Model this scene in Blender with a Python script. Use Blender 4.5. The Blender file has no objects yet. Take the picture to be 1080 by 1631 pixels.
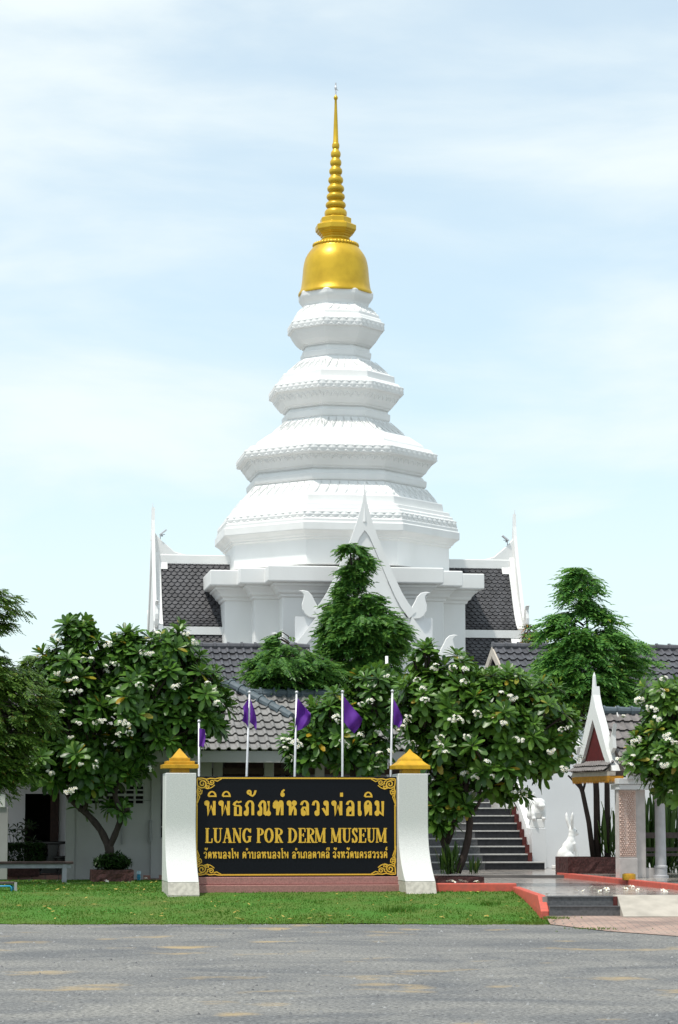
import bpy, math, random
import numpy as np
from mathutils import Vector, Matrix, noise
R = math.radians
sc = bpy.context.scene
COL = sc.collection

# ---------------------------------------------------------------- camera
F = 3900.0                      # focal length in photo pixels (1080 x 1631)
PITCH = R(7.17)
CAMZ = 1.7
cd = bpy.data.cameras.new('camera'); cam = bpy.data.objects.new('camera', cd); COL.objects.link(cam)
cd.sensor_fit = 'VERTICAL'; cd.sensor_height = 23.6; cd.sensor_width = 23.6
cd.lens = F/1631*23.6
cd.clip_start = 0.5; cd.clip_end = 6000
cam.location = (0, 0, CAMZ); cam.rotation_euler = (R(90)+PITCH, 0, 0)
sc.camera = cam

# ---------------------------------------------------------------- light
SUN_DIR = Vector((-0.28, -0.26, 0.92)).normalized()
SUN_EL = math.asin(SUN_DIR.z); SUN_AZ = math.atan2(SUN_DIR.x, SUN_DIR.y)
sl = bpy.data.lights.new('sun', 'SUN'); so = bpy.data.objects.new('sun', sl); COL.objects.link(so)
sl.energy = 3.0; sl.angle = R(2.5); sl.color = (1.0, 0.95, 0.87)
so.rotation_euler = (-SUN_DIR).to_track_quat('-Z', 'Y').to_euler()

w = bpy.data.worlds.new('World'); sc.world = w; w.use_nodes = True
nt = w.node_tree; nt.nodes.clear()
out = nt.nodes.new('ShaderNodeOutputWorld'); bg = nt.nodes.new('ShaderNodeBackground')
sky = nt.nodes.new('ShaderNodeTexSky'); sky.sky_type = 'NISHITA'; sky.sun_disc = False
sky.sun_elevation = SUN_EL; sky.sun_rotation = SUN_AZ; sky.dust_density = 0.5; sky.air_density = 1.0; sky.ozone_density = 2.5
bg.inputs['Strength'].default_value = 0.1
tc = nt.nodes.new('ShaderNodeTexCoord')
mp = nt.nodes.new('ShaderNodeMapping'); mp.inputs['Scale'].default_value = (4.5, 4.5, 17.0); mp.inputs['Location'].default_value = (5.1, 1.4, 3.2)
mp.inputs['Rotation'].default_value = (0, R(5), 0)
n1 = nt.nodes.new('ShaderNodeTexNoise'); n1.inputs['Scale'].default_value = 1.0; n1.inputs['Detail'].default_value = 9; n1.inputs['Roughness'].default_value = 0.52
n1.inputs['Distortion'].default_value = 0.3
r1 = nt.nodes.new('ShaderNodeMapRange'); r1.inputs['From Min'].default_value = 0.33; r1.inputs['From Max'].default_value = 0.68
r1.inputs['To Min'].default_value = 0.56; r1.inputs['To Max'].default_value = 0.98
r1.interpolation_type = 'SMOOTHSTEP'
mx = nt.nodes.new('ShaderNodeMix'); mx.data_type = 'RGBA'
mx.inputs['B'].default_value = (7.5, 8.22, 8.32, 1)
nt.links.new(tc.outputs['Generated'], mp.inputs['Vector']); nt.links.new(mp.outputs['Vector'], n1.inputs['Vector'])
nt.links.new(n1.outputs['Fac'], r1.inputs['Value'])
# thin haze thickens towards the horizon
sx = nt.nodes.new('ShaderNodeSeparateXYZ'); nt.links.new(tc.outputs['Generated'], sx.inputs['Vector'])
rz_ = nt.nodes.new('ShaderNodeMapRange'); rz_.inputs['From Min'].default_value = .10; rz_.inputs['From Max'].default_value = .36; rz_.inputs['To Min'].default_value = .74; rz_.inputs['To Max'].default_value = .0
nt.links.new(sx.outputs['Z'], rz_.inputs['Value'])
mm = nt.nodes.new('ShaderNodeMath'); mm.operation = 'MAXIMUM'; nt.links.new(r1.outputs['Result'], mm.inputs[0]); nt.links.new(rz_.outputs['Result'], mm.inputs[1])
nt.links.new(mm.outputs[0], mx.inputs['Factor'])
tn_ = nt.nodes.new('ShaderNodeMix'); tn_.data_type = 'RGBA'; tn_.blend_type = 'MULTIPLY'; tn_.inputs['Factor'].default_value = 1; tn_.inputs['B'].default_value = (1.14, 1.52, 1.48, 1)
nt.links.new(sky.outputs['Color'], tn_.inputs['A']); nt.links.new(tn_.outputs['Result'], mx.inputs['A']); nt.links.new(mx.outputs['Result'], bg.inputs['Color'])
nt.links.new(bg.outputs['Background'], out.inputs['Surface'])

sc.view_settings.view_transform = 'Standard'; sc.view_settings.look = 'None'
sc.view_settings.gamma = 1.0; sc.view_settings.use_curve_mapping = False
sc.view_settings.exposure = 0.32
sc.cycles.max_bounces = 7; sc.cycles.diffuse_bounces = 6; sc.cycles.glossy_bounces = 3; sc.cycles.transmission_bounces = 3
sc.cycles.use_denoising = True

# ---------------------------------------------------------------- helpers
CP, SP = math.cos(PITCH), math.sin(PITCH)
def pt(px, py, Y):
    u, v = px-540.0, 815.5-py
    yy = F*CP - v*SP; zz = F*SP + v*CP
    return Vector((u*Y/yy, Y, CAMZ + zz*Y/yy))
def gp(px, py, z):
    u, v = px-540.0, 815.5-py
    yy = F*CP - v*SP; zz = F*SP + v*CP
    Y = (z-CAMZ)*yy/zz
    return Vector((u*Y/yy, Y, z))
ROT = R(8.5)

class MB:
    def __init__(s): s.v = []; s.f = []
    def add(s, vs, fs):
        o = len(s.v); s.v += [tuple(p) for p in vs]; s.f += [tuple(i+o for i in f) for f in fs]
    def box(s, x0, x1, y0, y1, z0, z1, bev=0.0):
        if bev <= 0:
            s.add([(x0,y0,z0),(x1,y0,z0),(x1,y1,z0),(x0,y1,z0),(x0,y0,z1),(x1,y0,z1),(x1,y1,z1),(x0,y1,z1)],
                  [(0,3,2,1),(4,5,6,7),(0,1,5,4),(1,2,6,5),(2,3,7,6),(3,0,4,7)])
        else:
            b = bev
            s.add([(x0+b,y0+b,z0),(x1-b,y0+b,z0),(x1-b,y1-b,z0),(x0+b,y1-b,z0)], [(0,3,2,1)])
            def ring(z, i): return [(x0+i,y0+b,z),(x0+b,y0+i,z),(x1-b,y0+i,z),(x1-i,y0+b,z),(x1-i,y1-b,z),(x1-b,y1-i,z),(x0+b,y1-i,z),(x0+i,y1-b,z)]
            vs = ring(z0,0)+ring(z1-b,0)+[(x0+b,y0+b,z1)]*0
            top = [(x0+b,y0+b,z1),(x0+b,y0+b,z1),(x1-b,y0+b,z1),(x1-b,y0+b,z1),(x1-b,y1-b,z1),(x1-b,y1-b,z1),(x0+b,y1-b,z1),(x0+b,y1-b,z1)]
            o = len(s.v); s.v += vs+top
            for i in range(8):
                j = (i+1) % 8
                s.f.append((o+i,o+j,o+8+j,o+8+i)); s.f.append((o+8+i,o+8+j,o+16+j,o+16+i))
            s.f.append((o+17,o+18,o+20,o+22))
    def prism(s, poly, d0, d1, axis='y'):
        # poly: 2-d outline; extruded along axis between d0 and d1
        n = len(poly)
        def P(a, b, d):
            return (a, d, b) if axis == 'y' else ((d, a, b) if axis == 'x' else (a, b, d))
        vs = [P(a,b,d0) for a,b in poly]+[P(a,b,d1) for a,b in poly]
        fs = [tuple(range(n)), tuple(range(2*n-1, n-1, -1))]
        for i in range(n):
            j = (i+1) % n; fs.append((i, i+n, j+n, j))
        s.add(vs, fs)
    def tube(s, pts, rad, n=8, cap=True):
        pts = [Vector(p) for p in pts]
        if not isinstance(rad, (list, tuple)): rad = [rad]*len(pts)
        o = len(s.v); up = None
        for i, p in enumerate(pts):
            d = (pts[min(i+1,len(pts)-1)]-pts[max(i-1,0)])
            if d.length < 1e-9: d = Vector((0,0,1))
            d.normalize()
            if up is None:
                up = Vector((1,0,0)) if abs(d.x) < .8 else Vector((0,1,0))
            a = (up-d*up.dot(d)).normalized(); up = a; b = d.cross(a)
            for k in range(n):
                t = 2*math.pi*k/n
                s.v.append(tuple(p+(a*math.cos(t)+b*math.sin(t))*rad[i]))
        for i in range(len(pts)-1):
            for k in range(n):
                k2 = (k+1) % n
                s.f.append((o+i*n+k, o+i*n+k2, o+(i+1)*n+k2, o+(i+1)*n+k))
        if cap:
            s.f.append(tuple(o+k for k in range(n-1,-1,-1))); e = o+(len(pts)-1)*n
            s.f.append(tuple(e+k for k in range(n)))
    def lathe(s, prof, n, phase=0.0, cx=0, cy=0, cap=True):
        o = len(s.v)
        for r, z in prof:
            for k in range(n):
                t = phase+2*math.pi*k/n
                s.v.append((cx+r*math.cos(t), cy+r*math.sin(t), z))
        for i in range(len(prof)-1):
            for k in range(n):
                k2 = (k+1) % n
                s.f.append((o+i*n+k, o+i*n+k2, o+(i+1)*n+k2, o+(i+1)*n+k))
        if cap:
            s.f.append(tuple(o+k for k in range(n-1,-1,-1))); e = o+(len(prof)-1)*n
            s.f.append(tuple(e+k for k in range(n)))
    def ball(s, c, r, nu=14, nv=9, rot=None):
        c = Vector(c); r = Vector(r) if not isinstance(r, (int,float)) else Vector((r,r,r))
        o = len(s.v)
        for j in range(nv+1):
            ph = math.pi*j/nv-math.pi/2
            for i in range(nu):
                t = 2*math.pi*i/nu
                p = Vector((r.x*math.cos(ph)*math.cos(t), r.y*math.cos(ph)*math.sin(t), r.z*math.sin(ph)))
                if rot: p = rot @ p
                s.v.append(tuple(c+p))
        for j in range(nv):
            for i in range(nu):
                i2 = (i+1) % nu
                s.f.append((o+j*nu+i, o+j*nu+i2, o+(j+1)*nu+i2, o+(j+1)*nu+i))
    def build(s, name, mat, parent=None, loc=(0,0,0), rz=0.0, smooth=False, recalc=True):
        me = bpy.data.meshes.new(name); me.from_pydata(s.v, [], s.f)
        if recalc:
            import bmesh
            b = bmesh.new(); b.from_mesh(me); bmesh.ops.recalc_face_normals(b, faces=b.faces); b.to_mesh(me); b.free()
        if smooth: me.polygons.foreach_set('use_smooth', [True]*len(me.polygons))
        me.update()
        if mat: me.materials.append(mat)
        o = bpy.data.objects.new(name, me); COL.objects.link(o)
        o.location = loc; o.rotation_euler = (0,0,rz)
        if parent: o.parent = parent
        return o

def tag(o, label, cat, group=None):
    o['label'] = label; o['category'] = cat
    if group: o['group'] = group
    return o
def struct(o, kind='structure'):
    o['kind'] = kind; return o
def thing(name, label, cat, loc=(0,0,0), rz=0.0, group=None):
    o = bpy.data.objects.new(name, None); COL.objects.link(o); o.empty_display_size = .3
    o.location = loc; o.rotation_euler = (0,0,rz)
    return tag(o, label, cat, group)
def bevel(o, wd, seg=2, ang=35):
    m = o.modifiers.new('bevel', 'BEVEL'); m.width = wd; m.segments = seg; m.limit_method = 'ANGLE'; m.angle_limit = R(ang); return o
def smooth_angle(o, ang=40):
    me = o.data
    me.polygons.foreach_set('use_smooth', [True]*len(me.polygons))
    import bmesh
    b = bmesh.new(); b.from_mesh(me)
    for e in b.edges:
        if len(e.link_faces) == 2 and e.calc_face_angle(0) > R(ang): e.smooth = False
    b.to_mesh(me); b.free(); return o

# ---------------------------------------------------------------- materials
def newmat(name):
    m = bpy.data.materials.new(name); m.use_nodes = True
    n = m.node_tree; b = n.nodes['Principled BSDF']; return m, n, b
def mat(name, col, rough=.6, var=.12, scale=6.0, bump=0.0, bscale=40.0, metal=0.0, spec=.4, col2=None, detail=5, coord='Object', stretch=(1,1,1)):
    m, n, b = newmat(name)
    b.inputs['Roughness'].default_value = rough; b.inputs['Metallic'].default_value = metal
    b.inputs['Specular IOR Level'].default_value = spec
    t = n.nodes.new('ShaderNodeTexCoord'); mpp = n.nodes.new('ShaderNodeMapping'); mpp.inputs['Scale'].default_value = stretch
    n.links.new(t.outputs[coord], mpp.inputs['Vector'])
    nz = n.nodes.new('ShaderNodeTexNoise'); nz.inputs['Scale'].default_value = scale; nz.inputs['Detail'].default_value = detail
    n.links.new(mpp.outputs['Vector'], nz.inputs['Vector'])
    cr = n.nodes.new('ShaderNodeValToRGB')
    c2 = col2 if col2 else tuple(c*(1-var*2) for c in col)
    cr.color_ramp.elements[0].color = (*c2, 1); cr.color_ramp.elements[1].color = (*col, 1)
    cr.color_ramp.elements[0].position = .32; cr.color_ramp.elements[1].position = .62
    n.links.new(nz.outputs['Fac'], cr.inputs['Fac']); n.links.new(cr.outputs['Color'], b.inputs['Base Color'])
    if bump:
        bz = n.nodes.new('ShaderNodeTexNoise'); bz.inputs['Scale'].default_value = bscale; bz.inputs['Detail'].default_value = 4
        n.links.new(mpp.outputs['Vector'], bz.inputs['Vector'])
        bp = n.nodes.new('ShaderNodeBump'); bp.inputs['Strength'].default_value = bump; bp.inputs['Distance'].default_value = .02
        n.links.new(bz.outputs['Fac'], bp.inputs['Height']); n.links.new(bp.outputs['Normal'], b.inputs['Normal'])
    return m
def leafmat(name, c_dark, c_light, c_odd=None, rough=.42, trans=.25, odd=.96):
    m, n, b = newmat(name)
    g = n.nodes.new('ShaderNodeNewGeometry'); cr = n.nodes.new('ShaderNodeValToRGB')
    e = cr.color_ramp.elements
    e[0].color = (*c_dark, 1); e[0].position = 0; e[1].color = (*c_light, 1); e[1].position = odd-.02
    if c_odd:
        q = e.new(odd); q.color = (*c_odd, 1)
    n.links.new(g.outputs['Random Per Island'], cr.inputs['Fac'])
    n.links.new(cr.outputs['Color'], b.inputs['Base Color'])
    b.inputs['Roughness'].default_value = rough; b.inputs['Specular IOR Level'].default_value = .4
    tr = n.nodes.new('ShaderNodeBsdfTranslucent'); mxs = n.nodes.new('ShaderNodeMixShader'); mxs.inputs[0].default_value = trans
    hs = n.nodes.new('ShaderNodeHueSaturation'); hs.inputs['Value'].default_value = 1.6; hs.inputs['Hue'].default_value = .485
    n.links.new(cr.outputs['Color'], hs.inputs['Color']); n.links.new(hs.outputs['Color'], tr.inputs['Color'])
    n.links.new(b.outputs[0], mxs.inputs[1]); n.links.new(tr.outputs[0], mxs.inputs[2])
    n.links.new(mxs.outputs[0], n.nodes['Material Output'].inputs['Surface'])
    return m
M = {}
M['white'] = mat('white_paint', (.81,.81,.80), .6, .02, 1.1, .05, 30, col2=(.765,.765,.75), stretch=(1,1,.45))
M['wall'] = mat('shade_darkened_white_paint', (.42,.41,.41), .75, .07, .9, .08, 25, col2=(.34,.33,.33))  # white paint with the hall wall's eave and tree shade darkened into the colour
M['wall_clean'] = mat('white_wall_paint', (.74,.75,.76), .6, .03, .8, .05, 30)
M['gold'] = mat('gold_paint', (.66,.42,.022), .36, .10, 1.6, .08, 9, metal=.35, spec=.5, col2=(.52,.32,.015))
M['capgold'] = mat('yellow_gold_paint', (.62,.33,.012), .42, .12, 9, .1, 40, metal=.15)
M['capgold2'] = mat('amber_gold_paint', (.66,.37,.012), .42, .12, 9, .1, 40, metal=.15)
M['tile_dark'] = mat('dark_roof_tile', (.074,.073,.080), .5, .22, 3, .1, 60)
M['tile_mid'] = mat('slate_roof_tile', (.098,.098,.110), .45, .22, 2.5, .1, 60)
M['tile_light'] = mat('grey_roof_tile', (.255,.247,.24), .6, .16, 2.5, .1, 60, col2=(.17,.165,.16))
M['tile_old'] = mat('weathered_roof_tile', (.21,.19,.185), .6, .2, 5, .1, 60)
M['ridge'] = mat('blue_grey_ridge_tile', (.10,.13,.15), .5, .12, 6)
M['stucco'] = mat('speckled_plaster', (.64,.64,.62), .8, .06, 45, .25, 90)
M['cement'] = mat('bare_cement', (.50,.47,.41), .85, .14, 14, .2, 60)
M['panel'] = mat('black_granite', (.006,.007,.011), .35, .2, 60, 0, spec=.16)
M['letter'] = mat('gold_letter', (.80,.47,.045), .4, .06, 30, metal=.0)
M['pink'] = mat('pink_granite', (.42,.20,.18), .45, .14, 40, .05, 80)
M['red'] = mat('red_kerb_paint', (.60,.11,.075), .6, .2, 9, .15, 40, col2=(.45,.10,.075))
M['blackstone'] = mat('black_step_granite', (.022,.023,.028), .35, .25, 14)
M['greystone'] = mat('grey_step_granite', (.12,.12,.125), .45, .2, 20)
M['nosing'] = mat('pale_nosing', (.55,.54,.52), .6, .1, 20)
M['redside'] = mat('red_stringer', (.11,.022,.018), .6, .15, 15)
M['planter'] = mat('rough_red_stone', (.085,.030,.028), .7, .3, 18, .8, 22)
M['soil'] = mat('soil', (.05,.035,.025), .95, .3, 30, .5, 50)
M['bark'] = mat('grey_bark', (.10,.075,.06), .85, .2, 12, .5, 30, stretch=(1,1,.4))
M['bark_dark'] = mat('dark_bark', (.045,.032,.027), .9, .2, 12, .5, 30, stretch=(1,1,.4))
M['bark_tan'] = mat('tan_bark', (.22,.145,.10), .85, .2, 12, .4, 30, stretch=(1,1,.4))
M['flag'] = mat('purple_cloth', (.10,.012,.26), .75, .12, 5)
M['steel'] = mat('pale_steel', (.62,.62,.64), .35, .08, 10, metal=.3)
M['dark'] = mat('dark_interior', (.012,.012,.014), .7, .2, 4)
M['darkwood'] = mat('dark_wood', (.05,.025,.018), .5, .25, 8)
M['granite_table'] = mat('black_polished_stone', (.02,.02,.022), .2, .2, 40)
M['benchtop'] = mat('brown_bench_slab', (.07,.045,.04), .5, .2, 12)
M['grey'] = mat('grey_paint', (.36,.37,.40), .6, .1, 8)
M['blue'] = mat('blue_pipe', (.03,.30,.48), .35, .08, 8)
M['bluewhite'] = mat('pale_blue_cap', (.50,.70,.80), .4, .05, 8)
M['relief'] = mat('pink_terrazzo_relief', (.72,.57,.51), .8, .2, 55, .8, 45, col2=(.50,.33,.26))
M['maroon'] = mat('maroon_board', (.12,.012,.012), .5, .15, 10)
M['yellow'] = mat('mustard_paint', (.55,.32,.02), .5, .15, 12)
M['valance'] = mat('orange_gold_valance', (.60,.28,.03), .5, .15, 14)
M['wood'] = mat('brown_seat', (.11,.08,.07), .55, .2, 10)
M['petal'] = mat('white_petal', (.82,.82,.74), .5, .03, 10)
M['petal_heart'] = mat('yellow_petal_heart', (.75,.50,.06), .5, .1, 10)
M['pipe'] = mat('grey_pipe', (.30,.30,.31), .5, .1, 10)
M['beige'] = mat('beige_board', (.55,.49,.42), .7, .1, 10)
M['leaf_plum'] = leafmat('frangipani_leaf', (.026,.080,.014), (.105,.225,.030), (.40,.26,.02), .36, .25, .994)
M['leaf_plum2'] = leafmat('frangipani_leaf_bright', (.030,.090,.015), (.125,.250,.034), (.36,.26,.03), .36, .25, .992)
M['leaf_fine'] = leafmat('feathery_leaf', (.046,.155,.038), (.150,.330,.060), (.18,.25,.03), .5, .42, .985)
M['leaf_dark'] = leafmat('deep_green_leaf', (.034,.120,.028), (.130,.280,.048), (.12,.24,.03), .45, .38, .985)
M['leaf_olive'] = leafmat('olive_leaf', (.032,.090,.012), (.130,.225,.030), (.15,.13,.02), .5, .25, .98)
M['leaf_pale'] = leafmat('pale_leaf', (.06,.14,.02), (.16,.26,.05), None, .5, .3)
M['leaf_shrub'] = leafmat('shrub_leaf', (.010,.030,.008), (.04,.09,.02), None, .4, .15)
M['leaf_strap'] = leafmat('strap_leaf', (.02,.055,.012), (.09,.17,.03), (.2,.18,.03), .4, .25, .96)
M['grass'] = leafmat('grass_blade', (.038,.125,.008), (.075,.190,.012), (.20,.19,.04), .65, .25, .97)
def dry_grass():
    m = M['grass']; n = m.node_tree; b = n.nodes['Principled BSDF']; ramp = next(x for x in n.nodes if x.type == 'VALTORGB')
    t = n.nodes.new('ShaderNodeTexCoord'); sp = n.nodes.new('ShaderNodeSeparateXYZ'); n.links.new(t.outputs['Object'], sp.inputs['Vector'])
    mr = n.nodes.new('ShaderNodeMapRange'); mr.inputs['From Min'].default_value = 40.6; mr.inputs['From Max'].default_value = 41.7; mr.inputs['To Min'].default_value = .75; mr.inputs['To Max'].default_value = 0
    n.links.new(sp.outputs['Y'], mr.inputs['Value'])
    nz = n.nodes.new('ShaderNodeTexNoise'); nz.inputs['Scale'].default_value = .9; nz.inputs['Detail'].default_value = 5; n.links.new(t.outputs['Object'], nz.inputs['Vector'])
    m2 = n.nodes.new('ShaderNodeMapRange'); m2.inputs['From Min'].default_value = .50; m2.inputs['From Max'].default_value = .70; m2.inputs['To Max'].default_value = .55; n.links.new(nz.outputs['Fac'], m2.inputs['Value'])
    mx_ = n.nodes.new('ShaderNodeMath'); mx_.operation = 'MAXIMUM'; n.links.new(mr.outputs['Result'], mx_.inputs[0]); n.links.new(m2.outputs['Result'], mx_.inputs[1])
    mi = n.nodes.new('ShaderNodeMix'); mi.data_type = 'RGBA'; mi.inputs['B'].default_value = (.135,.185,.020,1)
    n.links.new(mx_.outputs[0], mi.inputs['Factor']); n.links.new(ramp.outputs['Color'], mi.inputs['A']); n.links.new(mi.outputs['Result'], b.inputs['Base Color'])
dry_grass()
M['litter'] = leafmat('dry_leaf', (.30,.20,.03), (.45,.36,.08), None, .7, .1)

def ground_gravel():
    m, n, b = newmat('gravel')
    t = n.nodes.new('ShaderNodeTexCoord')
    fine = n.nodes.new('ShaderNodeTexNoise'); fine.inputs['Scale'].default_value = 20; fine.inputs['Detail'].default_value = 8; fine.inputs['Roughness'].default_value = .75
    st = n.nodes.new('ShaderNodeMapping'); st.inputs['Scale'].default_value = (.35,.42,1)
    st.inputs['Rotation'].default_value = (0,0,R(4))
    big = n.nodes.new('ShaderNodeTexNoise'); big.inputs['Scale'].default_value = 1.0; big.inputs['Detail'].default_value = 8; big.inputs['Roughness'].default_value = .68; big.inputs['Distortion'].default_value = 1.2
    sand = n.nodes.new('ShaderNodeTexNoise'); sand.inputs['Scale'].default_value = 1.3; sand.inputs['Detail'].default_value = 6
    st2 = n.nodes.new('ShaderNodeMapping'); st2.inputs['Scale'].default_value = (.55,.5,1); st2.inputs['Location'].default_value = (3.1,7.7,0)
    vor = n.nodes.new('ShaderNodeTexVoronoi'); vor.inputs['Scale'].default_value = 26
    for a, c in ((st,big),(st2,sand)):
        n.links.new(t.outputs['Object'], a.inputs['Vector']); n.links.new(a.outputs['Vector'], c.inputs['Vector'])
    n.links.new(t.outputs['Object'], fine.inputs['Vector']); n.links.new(t.outputs['Object'], vor.inputs['Vector'])
    cr = n.nodes.new('ShaderNodeValToRGB'); e = cr.color_ramp.elements
    e[0].color = (.035,.037,.040,1); e[0].position = .36; e[1].color = (.300,.296,.285,1); e[1].position = .66
    n.links.new(fine.outputs['Fac'], cr.inputs['Fac'])
    cb = n.nodes.new('ShaderNodeValToRGB'); e = cb.color_ramp.elements
    e[0].color = (.72,.74,.78,1); e[0].position = .38; e[1].color = (1.30,1.27,1.21,1); e[1].position = .63
    n.links.new(big.outputs['Fac'], cb.inputs['Fac'])
    mu = n.nodes.new('ShaderNodeMix'); mu.data_type = 'RGBA'; mu.blend_type = 'MULTIPLY'; mu.inputs['Factor'].default_value = 1
    n.links.new(cr.outputs['Color'], mu.inputs['A']); n.links.new(cb.outputs['Color'], mu.inputs['B'])
    sr = n.nodes.new('ShaderNodeMapRange'); sr.inputs['From Min'].default_value = .60; sr.inputs['From Max'].default_value = .70; sr.inputs['To Max'].default_value = .75
    n.links.new(sand.outputs['Fac'], sr.inputs['Value'])
    ms = n.nodes.new('ShaderNodeMix'); ms.data_type = 'RGBA'; ms.inputs['B'].default_value = (.40,.29,.14,1)
    n.links.new(sr.outputs['Result'], ms.inputs['Factor']); n.links.new(mu.outputs['Result'], ms.inputs['A'])
    n.links.new(ms.outputs['Result'], b.inputs['Base Color']); b.inputs['Roughness'].default_value = .95
    bp = n.nodes.new('ShaderNodeBump'); bp.inputs['Strength'].default_value = .6; bp.inputs['Distance'].default_value = .02
    n.links.new(vor.outputs['Distance'], bp.inputs['Height']); n.links.new(bp.outputs['Normal'], b.inputs['Normal'])
    return m
M['gravel'] = ground_gravel()
def tiles(name, col, col2, mortar, sx, sy, rough, bump=.2, msize=.015):
    m, n, b = newmat(name)
    t = n.nodes.new('ShaderNodeTexCoord'); br = n.nodes.new('ShaderNodeTexBrick')
    br.inputs['Scale'].default_value = 1.0; br.inputs['Brick Width'].default_value = sx; br.inputs['Row Height'].default_value = sy
    br.inputs['Mortar Size'].default_value = msize; br.inputs['Color1'].default_value = (*col,1); br.inputs['Color2'].default_value = (*col2,1); br.inputs['Mortar'].default_value = (*mortar,1)
    n.links.new(t.outputs['Object'], br.inputs['Vector'])
    nz = n.nodes.new('ShaderNodeTexNoise'); nz.inputs['Scale'].default_value = 1.1; nz.inputs['Detail'].default_value = 6
    n.links.new(t.outputs['Object'], nz.inputs['Vector'])
    cb = n.nodes.new('ShaderNodeValToRGB'); cb.color_ramp.elements[0].color = (.65,.65,.66,1); cb.color_ramp.elements[0].position = .35
    cb.color_ramp.elements[1].color = (1.15,1.12,1.08,1); cb.color_ramp.elements[1].position = .65
    n.links.new(nz.outputs['Fac'], cb.inputs['Fac'])
    mu = n.nodes.new('ShaderNodeMix'); mu.data_type = 'RGBA'; mu.blend_type = 'MULTIPLY'; mu.inputs['Factor'].default_value = 1
    n.links.new(br.outputs['Color'], mu.inputs['A']); n.links.new(cb.outputs['Color'], mu.inputs['B'])
    n.links.new(mu.outputs['Result'], b.inputs['Base Color']); b.inputs['Roughness'].default_value = rough
    if bump:
        bp = n.nodes.new('ShaderNodeBump'); bp.inputs['Strength'].default_value = bump; bp.inputs['Distance'].default_value = .01; bp.invert = True
        n.links.new(br.outputs['Fac'], bp.inputs['Height']); n.links.new(bp.outputs['Normal'], b.inputs['Normal'])
    return m
M['plaza'] = tiles('plaza_granite', (.40,.36,.33), (.32,.295,.275), (.12,.11,.11), .6, .6, .16, .15)
M['brick'] = tiles('pink_paver', (.42,.28,.23), (.34,.25,.21), (.20,.17,.15), .22, .11, .85, .4, .012)
M['ramp'] = mat('ramp_concrete', (.46,.42,.36), .8, .15, 2.5, .15, 40)

# ================================================================ SETTING
def sheet(name, pts, mt):
    b = MB(); b.add(pts, [tuple(range(len(pts)))]); return struct(b.build(name, mt, recalc=False))
sheet('ground', [(-1500,-60,0),(1500,-60,0),(1500,3000,0),(-1500,3000,0)], M['gravel'])

def lawn_z(x, Y):
    t = (Y-40.7)/5.0; t = max(0.0, min(1.0, t)); return .004 + .376*(t*(1.5-.5*t) if t < 1 else 1.0)
def lawn_edge(x): return 40.75 + .16*noise.noise(Vector((x*.7,1.3,0))) + .10*noise.noise(Vector((x*3.1,4.3,0)))
def lawn_right(Y): return 3.36 - (Y-45.4)*.03
b = MB(); nx, ny = 90, 46
for j in range(ny+1):
    for i in range(nx+1):
        x0 = -9.5; v = (j/ny)**1.25
        Y = 40.75+v*14.6
        xr = lawn_right(Y) if Y > 41.3 else lawn_right(41.3)+(41.3-Y)*.15
        if Y > 46.1: xr = min(xr, 1.6 - (Y-46.1)*.1 + .4)
        x = x0+(xr-x0)*i/nx
        Yj = max(Y, lawn_edge(x)) if j == 0 else Y
        if j == 0: Yj = lawn_edge(x)
        b.v.append((x, Yj, lawn_z(x, Yj)+.012*noise.noise(Vector((x*1.7,Yj*1.7,0)))*(j > 0)))
for j in range(ny):
    for i in range(nx):
        a = j*(nx+1)+i; b.f.append((a,a+1,a+nx+2,a+nx+1))
M['turf'] = mat('turf', (.050,.150,.010), .95, .2, 1.1, .4, 60, col2=(.085,.130,.016))
lawn = struct(b.build('lawn', M['turf'], recalc=False, smooth=True))
rnd = random.Random(5)
def grass_blades():
    b = MB()
    for k in range(70000):
        x = rnd.uniform(-7.2, 3.45) if k < 62000 else rnd.uniform(-9.5,-7.2); Y = 40.45+14.0*(rnd.random()**1.7)
        if Y < lawn_edge(x)-.25*rnd.random()**2: continue
        xr = lawn_right(Y) if Y < 46.1 else 2.0-(Y-46.1)*.1
        if x > xr-.02: continue
        if Y < 41.3 and x > 3.5: continue
        nn = noise.noise(Vector((x*.8, Y*.5, 3)))
        h = rnd.uniform(.015,.038)*(1+.5*nn)
        if rnd.random() < .10+.25*max(0,-nn): continue
        z = lawn_z(x, Y)-.004; a = rnd.uniform(0,6.28); wv = rnd.uniform(.006,.012)*(1.6 if Y > 46 else 1)
        dx, dy = math.cos(a)*wv, math.sin(a)*wv; l = rnd.uniform(-.6,.6)*h; l2 = rnd.uniform(-.6,.6)*h
        b.add([(x-dx,Y-dy,z),(x+dx,Y+dy,z),(x+l,Y+l2,z+h)], [(0,1,2)])
    # a tuft or two and stray grass in the verge
    for cx, cy, n_, hh in ((.98,42.2,160,.13),(3.9,37.9,120,.03),(3.3,40.6,500,.05),(2.6,43.2,120,.08),(-1.9,45.9,120,.09)):
        for k in range(n_):
            x = cx+rnd.gauss(0,.16 if hh > .06 else .22); Y = cy+rnd.gauss(0,.12); a = rnd.uniform(0,6.28)
            z = lawn_z(x,Y) if x < 3.4 and Y > 40.75 else .01+max(0,.1*(Y-35.9)/5.1)*(x > 3.35)
            dx, dy = math.cos(a)*.009, math.sin(a)*.009; h = hh*rnd.uniform(.5,1)
            b.add([(x-dx,Y-dy,z),(x+dx,Y+dy,z),(x+rnd.uniform(-.5,.5)*h,Y+rnd.uniform(-.5,.5)*h,z+h)], [(0,1,2)])
    return struct(b.build('grass', M['grass'], recalc=False), 'stuff')
grass_blades()
b = MB()
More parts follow.
